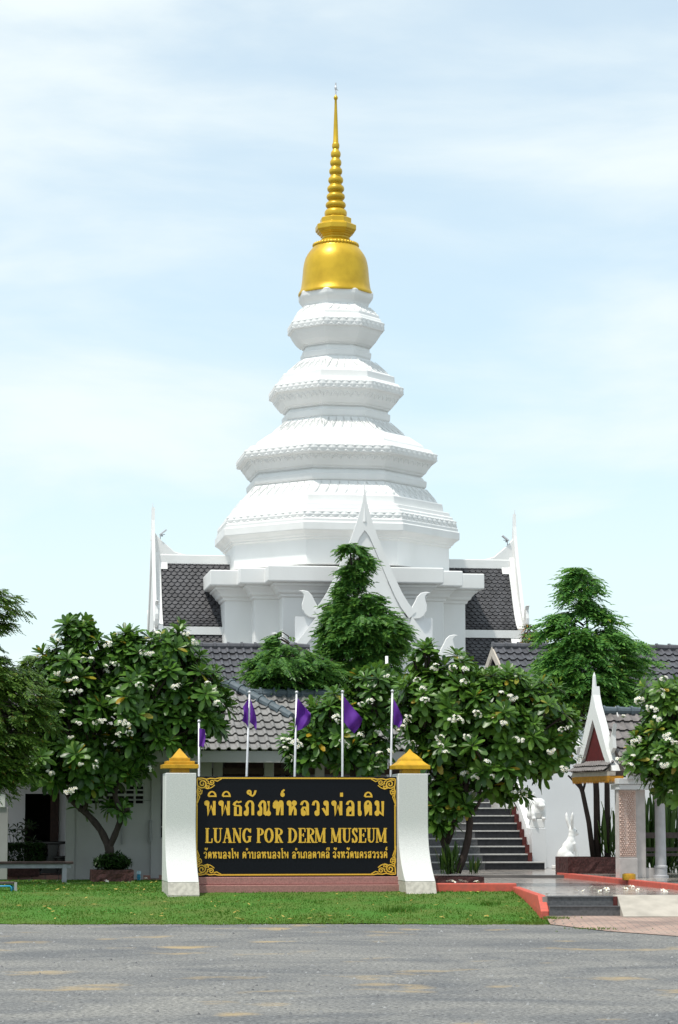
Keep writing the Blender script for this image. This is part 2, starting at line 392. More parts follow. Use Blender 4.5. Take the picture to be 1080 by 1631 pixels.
for k in range(420):
    x = rnd.uniform(-7,3.3); Y = 41+12*rnd.random()**1.6
    if Y > 46 and x > 1.5: continue
    if Y > 45.5 and -2.6 < x < 2: continue
    z = lawn_z(x,Y)+.035; a = rnd.uniform(0,6.28); L = rnd.uniform(.025,.06)
    d = Vector((math.cos(a),math.sin(a),rnd.uniform(-.2,.4)))*L; e = Vector((-math.sin(a),math.cos(a),rnd.uniform(-.3,.3)))*L*.4; c = Vector((x,Y,z))
    b.add([c-d, c+e, c+d, c-e], [(0,1,2,3)])
struct(b.build('leaf_litter', M['litter'], recalc=False), 'stuff')
# loose stones on the gravel
b = MB()
for k in range(1500):
    Y = 20+21*rnd.random(); x = rnd.uniform(-.15,.15)*Y; r = rnd.choice([.008,.01,.012,.02])*rnd.uniform(.7,1.4)
    if x > 2.9 and Y > 37: continue
    vs = [(x+r*rnd.uniform(.6,1.3)*math.cos(t), Y+r*rnd.uniform(.6,1.3)*math.sin(t), 0) for t in (0,1.25,2.5,3.77,5.0)]
    b.add(vs+[(x+rnd.uniform(-.3,.3)*r, Y, r*rnd.uniform(.6,1.1))], [(0,1,5),(1,2,5),(2,3,5),(3,4,5),(4,0,5)])
struct(b.build('gravel_stones', mat('loose_stone', (.30,.30,.30), .9, .3, 4, col2=(.08,.08,.085)), recalc=False), 'stuff')

# brick apron in front of the steps, plaza, raised terrace
PZ = .42
b = MB()
b.add([(3.45,40.55,.012),(4.1,38.2,.010),(5.2,36.0,.008),(9,33.2,.008),(9,41.3,.12),(3.45,41.3,.12)], [(0,1,2,3,4,5)])
struct(b.build('brick_path', M['brick'], recalc=False))
b = MB(); b.box(3.42,14,41.62,55.2,0,PZ); b.box(1.9,3.42,46.3,55.2,0,PZ-.003)
struct(b.build('plaza', M['plaza']))
b = MB(); b.box(-1.2,14,55.2,75,0,.48)
struct(b.build('terrace', M['plaza']))
b = MB(); b.box(-14,-3.1,55.6,75,0,.47); b.box(-14,-1.9,58.5,75,.0,.44)
struct(b.build('pavement', tiles('red_pavers', (.30,.15,.12), (.26,.14,.12), (.14,.09,.08), .3, .3, .6, .3)))
struct_red = []
b = MB()
b.box(1.63,3.30,45.98,46.16,.2,.535)
o = bevel(struct(b.build('kerb', M['red'])), .02)
b = MB(); p0 = Vector((3.50,41.28,0)); p1 = Vector((3.36,45.9,0))
b.add([(p0.x-.14,p0.y,0),(p0.x,p0.y,0),(p1.x,p1.y,0),(p1.x-.14,p1.y,0),(p0.x-.14,p0.y,.20),(p0.x,p0.y,.20),(p1.x,p1.y,.475),(p1.x-.14,p1.y,.475),
       (p0.x-.14,41.9,.44),(p0.x-.01,41.9,.44)], [(0,1,5,4),(4,5,9,8),(8,9,6,7),(0,4,8,7,3),(1,2,6,9,5),(2,3,7,6)])
bevel(struct(b.build('kerb', M['red'])), .015)
b = MB(); k0 = gp(887,1397,PZ); k1 = gp(1080,1418,PZ); k2 = k0+(k1-k0)*1.8
d = (k1-k0).normalized(); nrm = Vector((d.y*-1, d.x, 0)); nrm = Vector((-d.y, d.x, 0))
if nrm.x < 0: nrm = -nrm
q = [k0, k2, k2+nrm*.16, k0+nrm*.16]
b.prism([(p.x,p.y) for p in q], .3, PZ+.105, axis='z')
bevel(struct(b.build('kerb', M['red'])), .015)
SF = .515
b = MB(); q = [k0+nrm*.16, k2+nrm*.16, k2+nrm*9, k0+nrm*9]
b.prism([(p.x,p.y) for p in q], .3, SF, axis='z')
struct(b.build('raised_floor', M['plaza']))

# steps down to the gravel + ramp
st = thing('garden_steps', 'two low black granite steps beside the beige ramp', 'steps', (0,0,0))
xa, xb = 3.50, 4.72
b = MB(); b.box(xa,xb,41.25,41.62,.02,.262); b.box(xa,xb-.12,41.60,42.0,.05,PZ-.012)
b.build('step_riser', M['greystone'], st)
b = MB(); b.box(xa,xb-.1,41.585,42.0,PZ-.012,PZ+.006); b.box(xa,xb,41.235,41.60,.262,.276)
b.build('tread', mat('dark_tread', (.10,.10,.105), .4, .2, 10), st)
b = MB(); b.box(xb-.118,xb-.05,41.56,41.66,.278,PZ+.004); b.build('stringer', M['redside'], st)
rp = thing('ramp', 'smooth beige concrete ramp beside the two black steps', 'ramp', (0,0,0))
b = MB(); b.prism([(42.3,.05),(42.3,PZ+.012),(41.62,PZ+.012),(40.75,.13),(40.75,.05)], xb-.045, 6.3, axis='x')
b.build('slope', M['ramp'], rp)
b = MB(); b.box(5.86,6.4,40.7,40.76,.0,.1); b.build('edge_strip', M['cement'], rp)

# ================================================================ STUPA (the chedi on its white cross-shaped base)
DY = 95.0
SO = Vector((-0.13, DY, .46))
stupa = thing('stupa', 'tall white tiered stupa with golden bell and spire above its gabled base', 'stupa', SO, ROT)
def pr(py, rpx):
    """radius and local height of an octagon corner measured on the right silhouette"""
    k = rpx/.97*DY/3850.0
    Y = DY-.24*k
    yy = F*CP-(815.5-py)*SP
    k = rpx/.97*Y/yy
    return (k, pt(540, py, Y).z-SO.z)
def prc(py, rpx):
    yy = F*CP-(815.5-py)*SP
    return (rpx*DY/yy, pt(540, py, DY).z-SO.z)
PH8 = R(22.5)
def octo(name, pts_, mt, parent=stupa, bw=.03):
    b = MB(); b.lathe([pr(*p) for p in pts_], 8, PH8)
    return bevel(b.build(name, mt, parent), bw, 1, 20)
# tiers from the bottom (py, half-width) pairs
tier_sets = [
 [(912,181),(876,180.5),(873,181),(872.6,184),(869,184.6),(868.6,187.5),(866,188.5),(862,194),(860,197.5),(848,197.5),(847.6,194.8),(842,194.8),(841.5,193),(830,192),(829.6,187.5),(824.5,186.5),(824,183),(817,181),(816.6,172),(803,170),(802.5,164),(790,153),(779,142),(776,138.5)],
 [(778.5,137),(777.8,143.5),(775.5,144.8),(767,145.2),(766.5,141.8),(762,139),(761.5,135.5),(759.5,135.5),(759,139.5),(756,140.5),(755.5,143),(747,148.5),(738,154),(736.8,157.5),(736.2,161.2),(723.6,161.8),(723,156.5),(717,152),(716.4,142),(711,140),(697,118.5),(695,112.5),(684,97),(672,84),(670,81)],
 [(673,79.5),(672.4,85.5),(670,86.8),(661,87.2),(660.5,84),(657,83),(656.6,80.5),(655,80.5),(654.6,85),(652,86),(651.6,89),(644,95),(634,101.5),(630.8,104),(630.3,107.8),(617.4,108),(616.8,103.5),(612,99),(611.6,94.5),(600,93.5),(599.2,88),(588,74),(578,61.5),(572,53)],
 [(573.5,51),(573,55),(571,56.3),(563,57),(562.5,54.5),(557,54),(556.6,50.5),(554.5,50.5),(554,54),(552,55),(551.6,58),(545,64.5),(535,71),(528.5,74),(528,77.2),(514.8,77.4),(514.2,74),(509,71.5),(508.6,70),(503,69),(497,62),(490,53),(487,50),(485,50)],
 [(490,49),(489.5,52),(485,53),(479,57.5),(475,59.8),(466.5,60.2)],
]
for pts_ in tier_sets: octo('tier', pts_, M['white'])
# carved bands: diamonds and petals standing proud of the octagon faces
def corner(k, r, z):
    t = PH8+math.pi/4*k; return Vector((r*math.cos(t), r*math.sin(t), z))
def band(pa, pb, n, kind, depth=.05):
    (r0,z0), (r1,z1) = pr(*pa), pr(*pb)
    b = MB()
    for k in range(8):
        A0, B0, A1, B1 = corner(k,r0,z0), corner(k+1,r0,z0), corner(k,r1,z1), corner(k+1,r1,z1)
        t = PH8+math.pi/4*(k+.5); nn = Vector((math.cos(t), math.sin(t), 0))
        up = ((A1+B1)-(A0+B0)).normalized(); side = (B0-A0).normalized(); nn = side.cross(up).normalized()
        if nn.dot(Vector((math.cos(t),math.sin(t),0))) < 0: nn = -nn
        def Q(u, v, h): return (A0.lerp(B0,u)).lerp(A1.lerp(B1,u), v)+nn*h
        for i in range(n):
            u0, u1 = i/n, (i+1)/n; um = (u0+u1)/2; hw = .5/n
            if kind == 'diamond':
                vs = [Q(um-hw*.95,.5,.004),Q(um,.04,.004),Q(um+hw*.95,.5,.004),Q(um,.96,.004),Q(um,.5,depth)]
                b.add(vs, [(0,1,4),(1,2,4),(2,3,4),(3,0,4)])
                for su in (u0,):
                    for vv in (.14,.86):
                        vs = [Q(su-hw*.4,vv,.003),Q(su,vv-.12,.003),Q(su+hw*.4,vv,.003),Q(su,vv+.12,.003),Q(su,vv,depth*.7)]
                        b.add(vs, [(0,1,4),(1,2,4),(2,3,4),(3,0,4)])
            elif kind == 'petal':
                # nested leaf arcs, tip down the slope
                for sc_ in (1.0,.6):
                    arc = []
                    for a in range(9):
                        s_ = a/8*2-1
                        arc.append((um+s_*hw*.96*sc_, .04+.80*(abs(s_)**2.4)*sc_+(1-sc_)*.28))
                    for a in range(8):
                        (ua,va),(ub,vb) = arc[a],arc[a+1]; dv = .16*sc_
                        vs = [Q(ua,va,.004),Q(ub,vb,.004),Q(ub,min(vb+dv,1),.004),Q(ua,min(va+dv,1),.004),Q(ua,min(va+dv*.5,1),depth),Q(ub,min(vb+dv*.5,1),depth)]
                        b.add(vs, [(0,1,5,4),(4,5,2,3)])
                vs = [Q(um-hw*.2,.5,.004),Q(um,.25,.004),Q(um+hw*.2,.5,.004),Q(um,.9,.004),Q(um,.5,depth)]
                b.add(vs, [(0,1,4),(1,2,4),(2,3,4),(3,0,4)])
            elif kind == 'arch':
                pk = [(u0,.15),(um-hw*.45,.35),(um,.85),(um+hw*.45,.35),(u1,.15)]
                for a in range(4):
                    (ua,va),(ub,vb) = pk[a],pk[a+1]; dv = .12
                    vs = [Q(ua,va-dv,.004),Q(ub,vb-dv,.004),Q(ub,vb+dv,.004),Q(ua,va+dv,.004),Q(ua,va,depth),Q(ub,vb,depth)]
                    b.add(vs, [(0,1,5,4),(4,5,2,3)])
                vs = [Q(u0-hw*.3,.6,.003),Q(u0,.35,.003),Q(u0+hw*.3,.6,.003),Q(u0,.9,.003),Q(u0,.6,depth*.7)]
                b.add(vs, [(0,1,4),(1,2,4),(2,3,4),(3,0,4)])
    return b.build('carved_band', M['white'], stupa, recalc=False)
band((841,193.1),(830.5,192.2),11,'diamond',.032)
band((735.4,161.4),(724.4,161.9),9,'diamond',.030)
band((629.5,107.9),(618.2,108.1),7,'diamond',.028)
band((527.2,77.3),(515.6,77.5),5,'diamond',.025)
band((801,163),(779.5,142.5),8,'petal',.042)
band((694.5,112),(673,85),6,'petal',.042)
band((598,86.8),(577,61),5,'petal',.038)
band((503,69),(490,53),4,'petal',.034)
band((738,154),(747,148.5),9,'arch',.025)
band((634,101.5),(644,95),7,'arch',.022)

# golden bell and spire
bellp = [(472,59.5),(470.5,60),(468,59.2),(464,56.5),(458,55),(447,53.5),(429,52),(420,50.5),(413,48.5),(407,45.5),(402,42),(397,38),(393,34.5),(391,34.8),(389.5,34.5),(388.5,33),(386,28),(383,23.5),(381,22.5)]
b = MB(); b.lathe([prc(*p) for p in bellp], 64); smooth_angle(b.build('bell', M['gold'], stupa), 50)
b = MB()
zc = prc(391,34.5)
for k in range(40):
    t = 2*math.pi*k/40; r_, z_ = zc
    b.ball((r_*math.cos(t)*1.0, r_*math.sin(t)*1.0, z_-.02), (.075,.075,.09), 6, 4)
b.build('petal_collar', M['gold'], stupa, smooth=True)
thr = thing_throne = None
b = MB(); b.lathe([pr(*p) for p in [(383,22),(377,22.5),(376.5,24),(373.5,25),(373,27),(371,27.8),(370.5,29.5),(368,30.5),(367,32),(366,32.6),(358.5,32.6),(357.5,30),(355,25),(354.5,24.8),(347.5,24.8),(347,23),(345,19)]], 8, PH8)
bevel(b.build('throne', M['gold'], stupa), .015, 1, 20)
spire = MB(); sp = [(345,17),(343.5,17.6),(341,18),(338,17.8),(335,16),(333,13)]
for yc, rr in ((327,16.3),(313.7,14.8),(301,13.7),(287.3,12.1),(273.2,10.6),(259.5,9.2),(246,8.0),(232.5,6.0)):
    for a in range(-70,71,20):
        sp.append((yc-5.6*math.sin(R(a)) if rr > 7 else yc-5.2*math.sin(R(a)), rr*(.62+.38*math.cos(R(a)))))
sp += [(226.5,4.6),(226,4.3),(200,3.4),(175,2.4),(159.5,1.8),(158.5,2.6),(156.5,3.4),(154.5,3.2),(152.5,1.6),(150,.6)]
spire.lathe([prc(*p) for p in sp], 36); smooth_angle(spire.build('spire', M['gold'], stupa), 45)
b = MB(); z0 = prc(153,1)[1]; z1 = prc(132,1)[1]
b.tube([(0,0,z0-.1),(0,0,z1)], .03, 6); b.ball((0,0,prc(140,1)[1]), (.055,.055,.1), 8, 5)
b.tube([(0,0,prc(141,1)[1]),(.10,0,prc(144,1)[1])], .015, 5)
b.build('lightning_rod', M['steel'], stupa)

# cross-shaped white base with parapet and coved cornice
def cross(o):
    a, m, c = 5.22+o, 4.2+o, 3.28+o
    q = [(c,a),(c,m),(m,m),(m,c),(a,c)]          # one corner, going from +y to +x
    pts_ = []
    for s in range(4):
        t = -s*math.pi/2
        for x, y in q: pts_.append((x*math.cos(t)-y*math.sin(t), x*math.sin(t)+y*math.cos(t)))
    return pts_
def crosswall(name, levels, mt):
    b = MB(); n = 20; o0 = len(b.v)
    for off, z in levels:
        for x, y in cross(off): b.v.append((x,y,z))
    for i in range(len(levels)-1):
        for k in range(n):
            k2 = (k+1) % n; b.f.append((i*n+k, i*n+k2, (i+1)*n+k2, (i+1)*n+k))
    b.f.append(tuple(range((len(levels)-1)*n, len(levels)*n)))
    return bevel(b.build(name, mt, stupa), .02, 1, 30)
zt = pt(540,902,89.8).z-SO.z
crosswall('parapet', [(-.30,zt-.62),(-.04,zt-.60),(0,zt-.56),(0,zt-.02),(-.03,zt),(-.4,zt)], M['white'])
crosswall('cornice', [(-.62,zt-1.12),(-.55,zt-1.10),(-.53,zt-1.0),(-.44,zt-.96),(-.40,zt-.86),(-.30,zt-.74),(-.22,zt-.70),(-.22,zt-.61)], M['white'])
crosswall('base_wall', [(-.55,-.4),(-.55,.9),(-.62,.95),(-.62,zt-1.0)], M['white'])

# gabled wings
ZS = SO.z
OUT = [(0,13.7),(.06,13.2),(.16,12.8),(.30,12.35),(.50,11.79),(.70,11.30),(.93,10.78),(1.15,10.28),(1.37,9.83),(1.60,9.46),(1.86,9.15)]
INN = [(1.62,8.92),(1.33,9.30),(1.10,9.72),(.86,10.25),(.62,10.82),(.40,11.35),(.18,11.85),(0,12.1)]
OUT2 = [(1.72,9.00),(2.0,8.62),(2.25,8.28),(2.55,7.92),(2.85,7.62)]
INN2 = [(2.62,7.40),(2.25,7.80),(1.95,8.15),(1.62,8.62)]
RC1 = [(.0,11.62),(.25,11.25),(.5,10.78),(.8,10.15),(1.1,9.60),(1.4,9.20),(1.68,8.98)]
RC2 = [(1.60,8.70),(1.9,8.25),(2.2,7.90),(2.6,7.62),(2.72,7.55)]
def wing(k):
    ang = k*math.pi/2
    wg = bpy.data.objects.new('gabled_wing', None); COL.objects.link(wg); wg.parent = stupa; wg.rotation_euler = (0,0,ang)
    U1 = 7.2
    # walls
    b = MB(); b.box(-1.45,1.45,-(U1-.35),-3.2,-.4,9.0-ZS); b.box(-2.35,2.35,-(U1-.30),-3.2,-.4,7.55-ZS)
    b.build('wing_wall', M['white'], wg)
    tri = [(x*.96,z-ZS) for x,z in INN]; poly = tri+[(-x,z) for x,z in reversed(tri)]
    b = MB(); b.prism([(x,z) for x,z in poly], -(U1-.06), -(U1-.30)); b.build('tympanum', M['white'], wg)
    b = MB(); b.box(-2.5,2.5,-(U1-.16),-(U1-.30),7.5-ZS,8.95-ZS) ; b.build('lower_tympanum', M['wall_clean'], wg)
    # roof decks: scale tiles over a curved slope
    def deck(RC, u0, u1, name):
        # arc-length samples
        S = [0]
        for i in range(1,len(RC)): S.append(S[-1]+math.dist(RC[i],RC[i-1]))
        def at(s):
            s = max(0,min(S[-1],s))
            for i in range(1,len(S)):
                if s <= S[i]+1e-9:
                    t = (s-S[i-1])/(S[i]-S[i-1]); a, c = RC[i-1], RC[i]
                    tx, tz = c[0]-a[0], c[1]-a[1]; l = math.hypot(tx,tz)
                    return a[0]+(c[0]-a[0])*t, a[1]+(c[1]-a[1])*t, -tz/l, tx/l
        row, colw = .165, .235
        nr = int(S[-1]/row); nc = int((u1-u0)/colw)+1
        for sgn in (-1,1):
            b = MB()
            # underlay
            base = []
            for x,z in RC: base += [(sgn*x,-u0,z-ZS-.02),(sgn*x,-u1,z-ZS-.02)]
            b.add(base, [(2*i,2*i+1,2*i+3,2*i+2) for i in range(len(RC)-1)])
            for r_ in range(nr):
                s0 = r_*row; s1 = s0+row*1.32
                x0,z0,nx0,nz0 = at(s0); x1,z1,nx1,nz1 = at(s1); xm,zm,nxm,nzm = at(s0+row*.72)
                for c in range(nc+1):
                    uc = u0+(c+(.5 if r_ % 2 else 0))*colw
                    ua, ub = uc-colw*.49, uc+colw*.49
                    if ua < u0 or ub > u1+.02: 
                        ua = max(ua,u0); ub = min(ub,u1)
                        if ub-ua < .05: continue
                    um = (ua+ub)/2; q_ = (ub-ua)*.22
                    h0, h1 = .004, .050
                    def P(u,x,z,nx_,nz_,h): return (sgn*(x+nx_*h), -u, z+nz_*h-ZS)
                    vs = [P(ua,x0,z0,nx0,nz0,h0),P(ub,x0,z0,nx0,nz0,h0),P(ub,xm,zm,nxm,nzm,h1*.75),P(um+q_,x1,z1,nx1,nz1,h1),P(um-q_,x1,z1,nx1,nz1,h1),P(ua,xm,zm,nxm,nzm,h1*.75)]
                    lo = [P(ub,xm,zm,nxm,nzm,-.01),P(um+q_,x1,z1,nx1,nz1,-.01),P(um-q_,x1,z1,nx1,nz1,-.01),P(ua,xm,zm,nxm,nzm,-.01)]
                    b.add(vs+lo, [(0,1,2,3,4,5),(2,6,7,3),(3,7,8,4),(4,8,9,5)])
            b.build(name, M['tile_dark'], wg, recalc=False)
    deck(RC1, 3.4, U1-.30, 'upper_roof'); deck(RC2, 3.4, U1-.22, 'lower_roof')
    # white trim: ridge, verge strip with notched corner, eave fascias
    b = MB()
    b.box(-.13,.13,-(U1-.2),-3.6,11.50-ZS,11.86-ZS)
    b.prism([(-(U1-.1),11.6-ZS),(-(U1-.1),12.75-ZS),(-(U1-.35),12.45-ZS),(-(U1-.9),11.98-ZS),(-(U1-1.3),11.865-ZS),(-(U1-1.3),11.6-ZS)], -.10, .10, axis='x')
    o = b.build('ridge_cap', M['white'], wg); bevel(o,.02,1)
    b = MB()
    for sgn in (-1,1):
        def strip(RC, u0, u1, h=.075):
            vs = []
            for i,(x,z) in enumerate(RC):
                j0, j1 = max(i-1,0), min(i+1,len(RC)-1)
                tx, tz = RC[j1][0]-RC[j0][0], RC[j1][1]-RC[j0][1]; l = math.hypot(tx,tz); nx_, nz_ = -tz/l, tx/l
                for (u,hh) in ((u0,-.03),(u0,h),(u1,h),(u1,-.03)):
                    vs.append((sgn*(x+nx_*hh),-u,z+nz_*hh-ZS))
            fs = []
            for i in range(len(RC)-1):
                for a in range(4):
                    c = (a+1) % 4; fs.append((4*i+a,4*i+c,4*i+4+c,4*i+4+a))
            fs += [(0,1,2,3),tuple(4*(len(RC)-1)+a for a in (3,2,1,0))]
            b.add(vs,fs)
        strip(RC1, U1-.36, U1-.10); strip(RC2, U1-.36, U1-.10)
        strip(RC1[:2], U1-.62, U1-.36,.07)
        strip(RC2[:2], U1-.62, U1-.36,.07)
        b.box(min(sgn*1.50,sgn*1.74), max(sgn*1.50,sgn*1.74), -(U1-.12), -3.6, 8.66-ZS, 8.96-ZS)
        b.box(min(sgn*2.50,sgn*2.78), max(sgn*2.50,sgn*2.78), -(U1-.12), -3.6, 7.27-ZS, 7.52-ZS)
    b.build('roof_trim', M['white'], wg)
    # barge boards, hooks and finial in one outline, with real thickness
    b = MB()
    right = OUT+INN[:-1]
    for sgn in (-1,1):
        b = MB(); b.prism([(sgn*x,z-ZS) for x,z in OUT+INN], -U1-.0, -U1+.13); b.build('barge_board', M['white'], wg)
        b = MB(); b.prism([(sgn*x,z-ZS) for x,z in OUT2+INN2], -U1+.01, -U1+.15); b.build('lower_barge_board', M['white'], wg)
    hk = [(-.10,-.05),(.05,.22),(.14,.42),(.30,.58),(.52,.63),(.70,.60),(.56,.54),(.47,.42),(.50,.24),(.56,.04),(.54,-.18),(.42,-.38),(.24,-.50),(.02,-.52),(-.18,-.42)]
    for cx_, cz_, s_ in ((1.80,9.35,.86),(2.85,7.85,.80)):
        for sgn in (-1,1):
            h_ = MB(); h_.prism([(sgn*(cx_+x*s_),cz_+z*s_-ZS) for x,z in hk], -U1+.02, -U1+.14)
            bevel(h_.build('gable_hook', M['white'], wg), .015, 1)
    f_ = MB()
    def cone(z0,z1,r0,r1): f_.tube([(0,-U1+.05,z0-ZS),(0,-U1+.05,(z0+z1)/2-ZS),(0,-U1+.05,z1-ZS)],[r0,(r0*.4+r1*.6),r1],8)
    cone(12.4,13.86,.09,.010)
    f_.build('gable_finial', M['white'], wg)
    return wg
for k in (0,1,3): wing(k)

# floodlights on the two side gables
for px, lab, sg in ((254,'small pale floodlight on bracket beside left gable finial of the stupa base',-1),(810,'small pale floodlight on bracket beside right gable finial of the stupa base',1)):
    p = pt(px, 868, DY+(-1.0 if sg < 0 else 1.0))
    p = Vector((SO.x,SO.y,0))+Matrix.Rotation(ROT,3,'Z') @ Vector((sg*6.85,0,0)); p.z = 12.4
    f_ = thing('floodlight', lab, 'floodlight', p, ROT, 'floodlights on the side gables'); f_.scale = (.62,.62,.62)
    b = MB(); b.tube([(0,0,-.05),(0,0,.38),(-sg*.06,-.05,.42)], .025, 6); b.tube([(sg*.02,-.02,.36),(-sg*.28,-.12,.40)], .02, 6); b.build('bracket', M['pipe'], f_)
    b = MB(); rr = Matrix.Rotation(sg*R(38),3,'Y')
    c0 = Vector((-sg*.16,-.14,.52))
    vs = [c0+rr @ Vector((x,y,z)) for x in (-.26,.26) for y in (-.16,.16) for z in (-.045,.045)]
    b.add(vs, [(0,1,3,2),(4,6,7,5),(0,4,5,1),(2,3,7,6),(0,2,6,4),(1,5,7,3)])
    bevel(b.build('lamp_head', M['steel'], f_), .015)
    b = MB(); b.ball((-sg*.10,-.14,.30),(.07,.05,.05),8,5); b.build('sensor', M['grey'], f_)

# ================================================================ TILED HALLS
def wave_roof(b, O, ex, es, width, length, row=.43, pitch=.23, amp=.045, samp=8):
    ex = Vector(ex).normalized(); es = Vector(es).normalized(); n = ex.cross(es).normalized()
    if n.z < 0: n = -n
    nr = max(1,round(length/row)); row = length/nr; nc = int(width/pitch*samp)
    prof = [amp*(.6*math.sin(2*math.pi*i/samp)+.5*abs(math.sin(2*math.pi*i/samp))) for i in range(nc+1)]
    for r_ in range(nr):
        o = len(b.v)
        for i in range(nc+1):
            x = width*i/nc; h = prof[i]
            jx = .006*math.sin(i//samp*7.3+r_*3.1)
            p = Vector(O)+ex*x
            b.v.append(tuple(p+es*(r_*row+jx)+n*(h+.006)))
            b.v.append(tuple(p+es*(r_*row-.03+jx)+n*(h+.05)))
            b.v.append(tuple(p+es*((r_+1)*row)+n*(h+.004)))
        for i in range(nc):
            a = o+3*i
            b.f.append((a,a+3,a+4,a+1)); b.f.append((a+1,a+4,a+5,a+2))
def ridge_caps(b, p0, p1, r=.11, step=.33):
    p0, p1 = Vector(p0), Vector(p1); L = (p1-p0).length; n = max(1,int(L/step))
    for i in range(n):
        a = p0.lerp(p1,i/n); c = p0.lerp(p1,(i+1.12)/n)
        b.tube([a,a.lerp(c,.14),a.lerp(c,.16),c],[r*1.38,r*1.38,r*1.12,r*.95],10)

# low front hall on the left
HO = pt(180,1400,55.5); HO.z = .40
K = 55.5/3940/.989
def hx(px): return (px-180)*K
hall = thing('hall', 'low white hall with grey wavy tile roof behind the flagpoles', 'building', HO, ROT)
EZ = 3.24-.40; RUN = 3.0; RISE = 1.37
b = MB()
xl, xr = hx(-150), hx(660)
xs = hx(383)
es = Vector((0,RUN,RISE)).normalized()
wave_roof(b, (xl,-.95,EZ), (1,0,0), es, xs-xl, math.hypot(RUN,RISE)+.55)
wave_roof(b, (xs,-.95,EZ), (1,0,0), es, xr-xs, math.hypot(RUN,RISE))
tp = Vector((xs,-.95,EZ))+es*(math.hypot(RUN,RISE)+.55)
b.build('roof', M['tile_light'], hall, recalc=False)
b = MB()
back = es*0
b.add([(xl,-.9,EZ-.03),(xr,-.9,EZ-.03),(xr,-.95+RUN,EZ+RISE-.06),(xl,-.95+RUN,EZ+RISE-.06),(xr,6.2,EZ-.2),(xl,6.2,EZ-.2)],[(0,1,2,3),(3,2,4,5)])
b.build('roof_deck', M['darkwood'], hall, recalc=False)
b = MB(); ridge_caps(b,(xs+.3,-.95+RUN+.02,EZ+RISE+.06),(xr,-.95+RUN+.02,EZ+RISE+.06)); ridge_caps(b,(xl,tp.y,tp.z+.06),(xs,tp.y,tp.z+.06))
ridge_caps(b,(hx(383),tp.y,tp.z+.08),(hx(468),-.95+es.y*1.9,EZ+es.z*1.9+.06),.10,.34)
b.build('ridge_tile', M['ridge'], hall)
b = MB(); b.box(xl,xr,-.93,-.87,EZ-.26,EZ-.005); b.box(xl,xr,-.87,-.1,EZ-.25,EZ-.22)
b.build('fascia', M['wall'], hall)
# front wall with ventilation block panel cut as real openings
def wall_with_holes(b, x0, x1, z0, z1, y0, y1, holes):
    xsx = sorted({x0,x1,*[h[0] for h in holes],*[h[1] for h in holes]}); zs = sorted({z0,z1,*[h[2] for h in holes],*[h[3] for h in holes]})
    for i in range(len(xsx)-1):
        runs = None
        for j in range(len(zs)-1):
            cx, cz = (xsx[i]+xsx[i+1])/2, (zs[j]+zs[j+1])/2
            solid = not any(h[0] < cx < h[1] and h[2] < cz < h[3] for h in holes)
            if solid:
                runs = [runs[0], zs[j+1]] if runs else [zs[j], zs[j+1]]
            if runs and (not solid or j == len(zs)-2):
                b.box(xsx[i],xsx[i+1],y0,y1,runs[0],runs[1]); runs = None
def hz(py): return pt(180,py,55.5).z-.40
holes = []
for c0 in (140,164,188,203):
    pass
for pa in (140.5,152,168,184.5,199.5,214.5):
    for pb in (1252.5,1259.5,1268,1275):
        holes.append((hx(pa),hx(pa+12),hz(pb+4.6),hz(pb)))
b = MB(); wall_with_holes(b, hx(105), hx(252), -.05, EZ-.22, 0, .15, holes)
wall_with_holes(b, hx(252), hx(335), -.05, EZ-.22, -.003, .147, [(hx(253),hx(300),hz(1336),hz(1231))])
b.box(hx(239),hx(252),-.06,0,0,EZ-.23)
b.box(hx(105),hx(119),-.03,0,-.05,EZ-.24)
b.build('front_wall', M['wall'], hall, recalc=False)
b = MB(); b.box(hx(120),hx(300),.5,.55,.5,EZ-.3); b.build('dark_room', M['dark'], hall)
b = MB(); b.box(hx(253)+.02,hx(300),.06,.1,hz(1336),hz(1231)); b.build('window_pane', mat('dark_glass',(.012,.014,.018),.08,.1,3), hall)
b = MB()
for z_ in (hz(1336),hz(1318),hz(1231)-.03): b.box(hx(253),hx(300),.03,.06,z_,z_+.03)
b.box(hx(253),hx(253)+.03,.02,.06,hz(1336),hz(1231)); b.build('window_frame', M['pipe'], hall)
b = MB()
b.tube([(hx(193),-.03,hz(1345)),(hx(193),-.03,hz(1308))],.018,6); b.build('drain_pipe', M['pipe'], hall)
b = MB(); b.tube([(hx(238),-.09,hz(1342)),(hx(238),-.09,hz(1306))],.03,6); b.build('drain_pipe', M['pipe'], hall)
b = MB(); b.tube([(hx(196),-.015,hz(1272)),(hx(252),-.02,hz(1276))],.008,5); b.build('cable', M['pipe'], hall)
# set-back side wall with dark doorway, and lintel
b = MB(); YB = 3.3
b.box(hx(-120),hx(46),YB,YB+.15,-.05,EZ+.9); b.box(hx(102),hx(340),YB,YB+.15,-.05,EZ+.9); b.box(hx(46),hx(102),YB+.01,YB+.14,hz(1262),EZ+.9)
b.build('rear_wall', M['wall_clean'], hall)
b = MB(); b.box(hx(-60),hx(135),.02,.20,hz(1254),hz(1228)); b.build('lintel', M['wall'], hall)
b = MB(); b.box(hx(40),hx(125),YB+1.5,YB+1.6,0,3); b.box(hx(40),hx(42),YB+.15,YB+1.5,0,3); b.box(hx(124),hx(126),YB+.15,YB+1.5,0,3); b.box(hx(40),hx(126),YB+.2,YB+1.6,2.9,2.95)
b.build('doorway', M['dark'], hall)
b = MB(); b.box(hx(88),hx(101),YB-.05,YB+.06,.05,2.6); b.box(hx(70),hx(101),YB-.04,YB+.05,2.35,2.5); b.build('door_leaf', M['darkwood'], hall)
